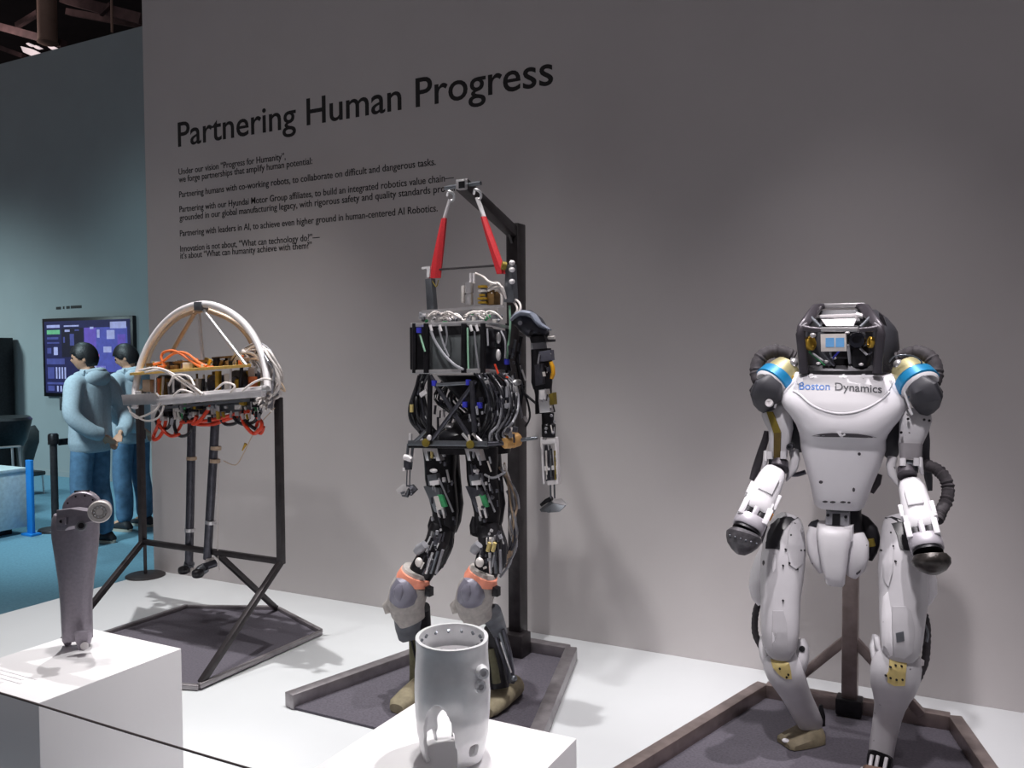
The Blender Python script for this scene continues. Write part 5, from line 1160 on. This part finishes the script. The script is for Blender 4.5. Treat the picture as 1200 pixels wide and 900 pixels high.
# upper arms
L('upper_arm', SHELL_L, [(908, 478, 3.0, 15), (910, 484, 2.99, 17), (912, 492, 2.985, 16), (915, 503, 2.98, 14), (914, 515, 2.975, 12.5), (912, 527, 2.97, 11), (912, 536, 2.97, 10)], 3.2, .9)
MB().plate([(898, 482.5), (905.5, 482.5), (915, 507), (906.5, 508)], 2.935, .01, .001).build('gold_strip', OLIVE, r3)
MB().plate([(906.5, 508), (915, 507), (914, 539), (906.5, 539)], 2.932, .01, .001).build('bronze_strip', mat('bronze_strip', (92, 76, 36), .5, .3, .15, 40), r3)
L('arm_dark_plate', SHB, [(928, 482, 3.04, 5), (932, 500, 3.04, 7), (935, 515, 3.04, 5), (936, 527, 3.04, 2)], 2.2)  # dark body part in the gap beside the arm
L('upper_arm', SHELL_L, [(1073, 484, 3.0, 16), (1073, 491, 2.99, 17.5), (1071, 502, 2.985, 16), (1068, 515, 2.98, 13.5), (1067, 520, 2.98, 13), (1067, 536, 2.975, 12)], 3.2, .9)
L('arm_lower_cover', mat('arm_grey_shell', (148, 144, 148), .45, 0, .05), [(1067, 519, 2.968, 12.5), (1067, 530, 2.966, 12), (1067, 537, 2.966, 11)], 3.4, .9)
for u, v in ((1064, 491), (1083, 492), (1089, 493), (1056, 507)): disc('screw', BLK, u, v, 2.93, .004, .01)
L('arm_actuator', SHB, [(1085, 500, 3.05, 3), (1085, 515, 3.05, 4.5), (1084, 535, 3.05, 5), (1088, 560, 3.06, 4.5), (1090, 575, 3.06, 2.5)], 2.4)
L('arm_actuator', DSH, [(898, 505, 3.06, 2.5), (897, 515, 3.06, 4), (892, 530, 3.07, 4.5), (886, 550, 3.08, 5), (881, 562, 3.08, 3)], 2.4)
disc('arm_screw', SHB, 925, 524, 2.95, .012, .03)
# elbows
def elbow(X, dv, m):
    L('elbow_yoke', SHELL_L, [(X(897), 529 + dv, 2.95, 2.2), (X(897), 540 + dv, 2.94, 3), (X(895), 548 + dv, 2.94, 1.8)], 2.6, 2.5)
    L('elbow_block', SHELL_L, [(X(902), 529 + dv, 2.935, 3.4), (X(902), 538 + dv, 2.93, 3.6)], 3.4)
    L('elbow_block', SHELL_L, [(X(918), 529 + dv, 2.935, 3.4), (X(918), 538 + dv, 2.93, 3.6)], 3.4)
    L('elbow_hub', ALU_D, [(X(910), 532 + dv, 2.97, 9), (X(911), 545 + dv, 2.96, 10)], 3)
    L('elbow_horn', SHELL_L, [(X(930), 528 + dv, 2.99, 5.5), (X(932), 537 + dv, 2.98, 5.5), (X(930), 548 + dv, 2.97, 5), (X(925), 557 + dv, 2.96, 3), (X(921), 564 + dv, 2.955, 1)], 2.4)
    L('forearm_cuff', DSH, [(X(915), 541 + dv, 2.95, 9), (X(913), 549 + dv, 2.93, 11)], 2.4)
elbow(lambda u: u, 0, 0); elbow(lambda u: 1976 - u, 8, 1)
# forearms reach towards the visitor: white sleeve, fork collar, ring, dark hand puck
def forearm(pp, mir, name='forearm_shell'):
    (u0, v0, y0), (u1, v1, y1) = pp
    mid = lambda f: (u0 + (u1 - u0) * f, v0 + (v1 - v0) * f, y0 + (y1 - y0) * f)
    W = 17.0
    f_ = L('forearm_shell', SHELL, [mid(-.04) + (8,), mid(0) + (12,), mid(.10) + (14.5,), mid(.35) + (16.5,), mid(.6) + (17.5,), mid(.72) + (17.5,), mid(.76) + (15,)], 2.8, .95, 24)
    A = P(*mid(0)); B = P(*mid(1)); t = (B - A).normalized(); vd = (A - CAMP).normalized(); sd = t.cross(vd).normalized(); up = sd.cross(t).normalized()
    if up.y > 0: up = -up
    m_ = mpp(A)
    def fb(name, mt, f, off, size, lift, par=None, bev=.003):
        c = A + (B - A) * f + sd * (off * m_) + up * (lift * m_); R = Matrix((sd, up, t)).transposed()
        return MB().box(c, (size[0] * m_, size[1] * m_, size[2] * m_), R, bev).build(name, mt, par or f_)
    fb('forearm_cover', SHELL, .33, 0, (17, 6, 22), 14.5); fb('side_lug', SHELL, .50, 16, (6, 14, 20), 2); fb('side_lug', SHELL, .46, -16, (6, 14, 16), 2)
    fb('lug', SHELL, .62, -13, (7, 10, 8), 8); fb('lug', SHELL, .62, 12, (7, 10, 8), 8)
    GR = mat('fork_grey', (184, 180, 188), .4, .2, .04, 40)
    for off in (-14, 0, 14): fb('fork_tine', GR if off == 0 else SHELL, .80, off, (6.5, 9, 20), 11, r3)
    for off in (-7, 7.5): fb('fork_window', BLK, .82, off, (6, 5, 11), 10, r3, .001)
    if not mir: fb('amber_lamp', mat('amber_lamp', (236, 160, 60), .4), .74, 17.5 * (1 if sd.x > 0 else -1), (3, 5, 9), 6, r3)
    L('fork_collar', GR, [mid(.86) + (17.0,), mid(.90) + (18.5,), mid(1.02) + (18.5,), mid(1.05) + (17,)], 2.6, .95, 24)
    L('wrist_ring', BLK, [mid(1.05) + (15.5,), mid(1.10) + (16.5,)], 2.4, .95, 24)
    return mid
mid = forearm(((908, 552, 2.93), (877, 617, 2.80)), False)
L('wrist_plate', ALU_W, [(873.5, 624, 2.79, 10), (872.5, 627, 2.79, 11)], 2.4)
hp = MB().limb([(873, 626, 2.79, 18), (872, 629, 2.785, 21), (871, 633, 2.78, 20), (870, 639, 2.775, 17.5), (869, 645, 2.77, 12), (868.5, 649, 2.77, 6)], 2.6, 26, .95); hpb = hp.bvh()
hpo = hp.build('hand_puck', mat('worn_puck', (92, 90, 94), .4, .5, .35, 50, .3), r3)
for k in range(6):
    MB().ell(surf(855.5 + k * 6.2, 627.5 + k * 1.9, hpb, .001, 2.73), (.0036, .0034, .0036), None, 10, 6).build('puck_screw', ALU_D, hpo)
mid = forearm(((1067, 566, 2.94), (1086, 641, 2.80)), True)
L('wrist_plate', ALU, [(1089, 649, 2.79, 14), (1090, 653, 2.79, 15)], 2.4)
L('hand_ball', mat('worn_black_ball', (62, 58, 56), .3, .5, .5, 60, .3), [(1090, 650, 2.79, 18), (1091, 656, 2.785, 21.5), (1092.5, 662, 2.78, 20.5), (1093.5, 668, 2.775, 15), (1094, 672, 2.77, 7)], 2.2, .95, 26)
MB().tube([P(1084, 545, 3.02), P(1096, 549, 3.0), P(1106, 558, 2.98), P(1111, 572, 2.97), P(1109, 587, 2.95), P(1102, 600, 2.92), P(1098, 610, 2.89)], .0185, 14, 6, .09).build('hose_sleeve', SLEEVE, r3)
MB().tube([P(922, 556, 3.08), P(934, 556, 3.08), P(944, 553, 3.08)], .008, 8, 4).build('rear_link', GUN, r3)
# waist and pelvis
MB().body([(594, 968, 1008, 2.98, 3.08), (600, 970, 1008, 2.97, 3.1), (612, 968, 1010, 2.97, 3.12), (618, 964, 1012, 2.97, 3.12)], 3.6, 28).build('waist_joint', BLK, r3)
MB().plate([(968, 600), (995, 601), (995, 617), (967, 615)], 2.945, .03, .002).build('waist_block', CABG, r3)
MB().plate([(975.5, 602), (984.5, 602), (984.5, 616), (975, 616)], 2.942, .01).build('waist_slot', BLK, r3)
for u, v in ((970, 604), (991, 606)): disc('screw', BLK, u, v, 2.938, .005, .008)
L('hip_actuator', BLK, [(1001, 606, 3.05, 8), (1012, 613, 3.04, 9), (1020, 622, 3.03, 9), (1024, 634, 3.02, 8), (1022, 646, 3.02, 6), (1019, 655, 3.03, 4)], 2.4)
L('hip_actuator', GUN, [(960, 611, 3.05, 3), (953, 615, 3.05, 4.5), (949, 618, 3.05, 3)], 2.4)
L('hip_gear', OLIVE, [(1019, 632, 2.99, 5), (1021, 640, 2.99, 5)], 2.4)
MB().body([(614, 960, 998, 2.93, 3.04), (617, 958.5, 999, 2.915, 3.05), (625, 958, 998, 2.905, 3.05), (640, 960, 994, 2.90, 3.05), (658, 963, 992, 2.90, 3.04), (672, 966, 990, 2.905, 3.03), (681, 968, 989.5, 2.915, 3.02), (684.5, 971, 988, 2.93, 3.0)], 4.0, 30).build('pelvis_shell', SHELL, r3)
L('pelvis_side', SHELL, [(954, 619, 2.99, 6), (951.5, 628, 2.98, 6.5), (953, 645, 2.98, 7), (957.5, 657, 2.98, 7.5), (963, 670, 2.99, 4)], 2.6, 1.2)
L('pelvis_side', SHELL, [(1003, 628, 2.98, 10), (1006, 636, 2.97, 11.5), (1006, 652, 2.97, 11.5), (1003, 664, 2.975, 10.5), (998, 675, 2.98, 6)], 2.6, .9)
MB().plate([(989, 618), (999, 617), (999, 634), (993, 638), (990, 634)], 2.93, .04, .003).build('pelvis_tab', SHELL, r3)
MB().plate([(1003, 672), (1009, 668), (1008, 671), (1004, 674)], 2.93, .01).build('pelvis_scuff', DSH, r3)
# thighs
TL = MB().limb([(926, 606, 3.02, 12), (924, 612, 3.01, 17), (921, 624, 3.0, 21.5), (919, 640, 2.98, 24.5), (917, 660, 2.96, 25), (916, 680, 2.94, 24), (914.5, 700, 2.92, 22.5), (914, 720, 2.90, 22), (914, 740, 2.885, 21.5), (914, 758, 2.875, 19), (913, 769, 2.87, 13), (912, 774, 2.87, 5)], 2.7, 28, .95)
TLb = TL.bvh(); tl = TL.build('thigh_shell', SHELL_L, r3, 60)
band('thigh_pad', RUB, TLb, tl, [[(912, 607.5), (922, 605.2), (936, 606.5)], [(904, 615), (915, 611.5), (928, 611)], [(900, 626), (909, 623), (918, 622)], [(898, 636), (906, 634), (914, 634)], [(897.5, 643), (906, 643), (914, 643.5)]])
TR = MB().limb([(1049, 606, 3.02, 12), (1052, 614, 3.01, 18), (1055, 628, 3.0, 22), (1057, 645, 2.98, 24.5), (1058, 665, 2.96, 27), (1059, 690, 2.94, 27), (1058, 710, 2.92, 26), (1057, 730, 2.90, 24.5), (1056.5, 750, 2.885, 23), (1056, 765, 2.875, 20), (1056, 773, 2.87, 14), (1056, 777, 2.87, 6)], 2.7, 28, .95)
TRb = TR.bvh(); tr_ = TR.build('thigh_shell', SHELL_L, r3, 60)
band('thigh_pad', RUB, TRb, tr_, [[(1038, 607), (1046, 605.5), (1055, 608)], [(1046, 615), (1054, 613), (1063, 614)], [(1052, 628), (1058, 627), (1064, 627)], [(1054, 639), (1060, 639), (1066, 638)], [(1055, 643), (1061, 645), (1067, 645.5)]])
for bv, par, q in ((TLb, tl, [(929, 612), (937, 612), (942, 620), (943, 640), (941, 660), (933, 667), (926, 662), (923, 645), (924, 625)]), (TRb, tr_, [(1036, 618), (1041, 614), (1045, 622), (1047, 645), (1046, 670), (1041, 688), (1036, 680), (1033.5, 650)])):
    patch('inner_cover', SHELL_L, q, bv, par, .004, .005)
patch('thigh_stripe', SHELL, [(906, 650), (909.5, 650), (909, 666), (906, 671), (904.5, 660)], TLb, tl, .003, .003)
patch('thigh_stripe', SHELL, [(905, 741), (910, 741), (909, 755), (905, 754)], TLb, tl, .003, .003)
patch('front_cover', mat('cover_shell', (184, 182, 186), .4, 0, .03), [(906, 716), (918, 716), (922, 730), (923, 750), (924, 765), (914, 768), (906, 764), (905, 740)], TLb, tl, .004, .003)
patch('front_cover', MATS['cover_shell'], [(1046, 711), (1062, 711), (1068, 716), (1072, 735), (1070, 765), (1060, 772), (1048, 769), (1046, 740)], TRb, tr_, .004, .003)
patch('grey_label', ALU_D, [(1050, 742), (1059, 740), (1060, 751), (1051, 753)], TRb, tr_, .003, .005)
patch('inner_face', SHELL, [(1036, 700), (1041, 694), (1045, 720), (1046, 768), (1041, 771), (1035, 765), (1034, 730)], TRb, tr_, .004, .004)
for u, v, bv, par in ((927, 627, TLb, tl), (921, 644, TLb, tl), (925.5, 660, TLb, tl), (918, 663, TLb, tl), (935, 667, TLb, tl), (939, 645, TLb, tl), (943, 645, TLb, tl), (918, 704, TLb, tl), (1044, 624, TRb, tr_), (1047, 640, TRb, tr_), (1050, 658, TRb, tr_), (1033, 645, TRb, tr_)):
    patch('screw', BLK, [(u + 1.1 * math.cos(a * .785), v + 1.2 * math.sin(a * .785)) for a in range(8)], bv, par, .002, .006)
L('hip_bracket', DSH, [(897, 616, 3.0, 2.5), (895, 628, 2.99, 3.5), (896, 640, 2.99, 2)], 2.4)
L('outer_lobe', SHELL, [(897, 640, 3.02, 5), (893, 655, 3.0, 8), (889, 672, 2.98, 9.5), (887, 688, 2.97, 9.5), (889, 700, 2.965, 8), (893, 708, 2.96, 5)], 2.6)
L('outer_lobe', SHELL, [(1087, 668, 3.02, 7), (1089, 680, 3.0, 8.5), (1090, 694, 2.99, 8), (1086, 704, 2.99, 6), (1079, 712, 2.985, 4)], 2.8)
MB().tube([P(894, 700, 3.0), P(887, 712, 3.0), P(884.5, 728, 3.0), P(885.5, 744, 2.99), P(892, 758, 2.98), P(895, 764, 2.97)], .011, 10, 6, .05).build('leg_hose', SLEEVE, r3)
L('leg_bracket', BLK, [(1074, 716, 3.0, 2), (1079, 718, 3.0, 4), (1084, 724, 3.0, 3)], 2.4)
MB().tube([P(1083, 720, 3.02), P(1086, 735, 3.02), P(1086, 755, 3.01), P(1084, 775, 3.0), P(1078, 790, 2.99), P(1072, 802, 2.98)], .012, 10, 6, .06).build('leg_hose', SLEEVE, r3)
MB().tube([P(1084, 732, 2.99), P(1087.5, 742, 2.99), P(1086, 752, 2.99)], .004, 8, 4).build('hose_tag', ALU_D, r3)
L('hose_clip', ALU_W, [(1078, 776, 2.97, 5), (1083, 777, 2.97, 3)], 2.4)
L('knee_link', BLK, [(1069, 756, 2.86, 1.5), (1069, 770, 2.86, 2.5), (1067, 774, 2.86, 1.5)], 2.4)
# shanks with fork at the knee
def shank(pp, fork, plate_, bv_name):
    m0 = MB().limb(pp, 2.5, 26, .95); bv = m0.bvh(); o = m0.build('shank_shell', SHELL_L, r3, 60)
    for a in fork: L('knee_fork', SHELL_L, a, 2.4, 1.3, 16, o)
    patch('knee_plate', YEL, plate_, bv, o, .006, .004)
    return bv, o
bl, sl3 = shank([(913, 768, 2.91, 18), (916, 777, 2.90, 22), (920, 788, 2.905, 21.5), (926, 800, 2.93, 19), (932, 812, 2.96, 17), (938, 824, 2.99, 16), (944, 836, 3.02, 15.5), (949, 846, 3.045, 14.5), (952, 852, 3.055, 11)],
    ([(893, 747, 2.95, 2.5), (893, 757, 2.92, 4), (895, 767, 2.90, 5), (898, 777, 2.89, 4.5), (903, 786, 2.89, 2)], [(939, 750, 2.95, 5), (941, 758, 2.94, 7), (940, 770, 2.92, 8), (937, 782, 2.92, 8), (934, 792, 2.93, 5)]),
    [(903, 772.5), (910, 774), (920, 775.5), (925, 777), (927, 787), (928, 796), (921, 796), (913, 791), (906, 783)], 'l')
disc('knee_slot', BLK, 939.5, 761, 2.90, .009, .01)
br, sr3 = shank([(1052, 768, 2.91, 24), (1051, 778, 2.90, 27), (1049, 790, 2.905, 27.5), (1047, 802, 2.92, 25), (1045, 814, 2.94, 20.5), (1043, 826, 2.95, 17), (1040, 840, 2.96, 15.5), (1037, 856, 2.965, 14.5), (1034, 872, 2.97, 14), (1032, 886, 2.97, 13.5)],
    ([(1026, 745, 2.94, 4), (1024, 757, 2.92, 5), (1026, 770, 2.90, 5), (1030, 784, 2.895, 5)], [(1027, 747, 2.90, 3.5), (1029, 758, 2.885, 3.6), (1034, 767, 2.88, 2.6), (1042, 772, 2.875, 1.6)], [(1075, 770, 2.93, 4), (1074, 782, 2.92, 5), (1069, 795, 2.92, 4)]),
    [(1043, 773), (1046, 773), (1063, 775), (1061.5, 790), (1060.5, 804), (1048, 804), (1040.5, 800), (1041, 795), (1039, 792), (1042, 787)], 'r')
for u, v, bv, par in ((1050, 780, br, sr3), (1057, 781, br, sr3), (1044, 782, br, sr3), (1051, 797, br, sr3), (1044, 795, br, sr3), (1058, 797, br, sr3), (914, 784, bl, sl3), (924, 791, bl, sl3), (922, 794, bl, sl3), (1038.5, 792, br, sr3)):
    patch('screw', BLK, [(u + 1.2 * math.cos(a * .785), v + 1.3 * math.sin(a * .785)) for a in range(8)], bv, par, .002, .008)
L('calf_guard', SHELL_L, [(1068, 810, 3.0, 2), (1064, 818, 3.0, 4), (1066, 820, 3.01, 2)], 2.2)
# feet
L('ankle', BLK, [(950, 850, 3.05, 10), (950, 855, 3.05, 10), (951, 858, 3.05, 9)], 3)
L('ankle_lever', BLK, [(962, 826, 3.08, 2), (963, 838, 3.08, 4), (963, 850, 3.08, 4)], 2.6)
h0 = PZ(957, 866, .012); t0 = PZ(921, 873, .012); fd = (t0 - h0); fl_ = fd.length; fd.normalize(); fs_ = V((-fd.y, fd.x, 0)); R = []
for f, wd_, hh in ((-.10, .030, .035), (0, .044, .048), (.35, .050, .046), (.75, .050, .034), (1.0, .046, .022), (1.08, .034, .014)):
    q = h0 + fd * (fl_ * f)
    R.append([q + fs_ * wd_, q + fs_ * wd_ + V((0, 0, hh * .6)), q + fs_ * wd_ * .7 + V((0, 0, hh)), q - fs_ * wd_ * .7 + V((0, 0, hh)), q - fs_ * wd_ + V((0, 0, hh * .6)), q - fs_ * wd_])
MB().rings(R).build('foot', mat('foot_olive', (132, 122, 100), .7, 0, .2, 40), r3)
MB().ell(PZ(921, 868, .030), (.014, .012, .007), None, 12, 8).build('toe_cap', SHELL, r3)
for q in ((1022, 885), (1029, 886), (1039, 888)): MB().rod(P(q[0], q[1], 2.93), P(q[0] - 3, q[1] + 15, 2.90), .006, None, 8).build('ankle_rod', SHELL_L, r3)
L('ankle', BLK, [(1032, 884, 2.98, 13), (1031, 889, 2.96, 14), (1030, 893, 2.93, 13)], 3)
c = PZ(1026, 928, .012); b = MB()
b.rings([[c + V((x_ * k, y_ * k, z_)) for x_, y_ in ((-.05, -.11), (.05, -.11), (.045, .09), (-.045, .09))] for z_, k in ((0, 1), (.035, .95), (.05, .7))]); b.build('foot', mat('brown_sole', (96, 74, 64), .7, 0, .2, 40), r3)
for k in (0, 1): MB().ell(PZ(1012 + k * 6, 901, .030), (.010, .010, .006), None, 10, 6).build('toe_bolt', ALU, r3)
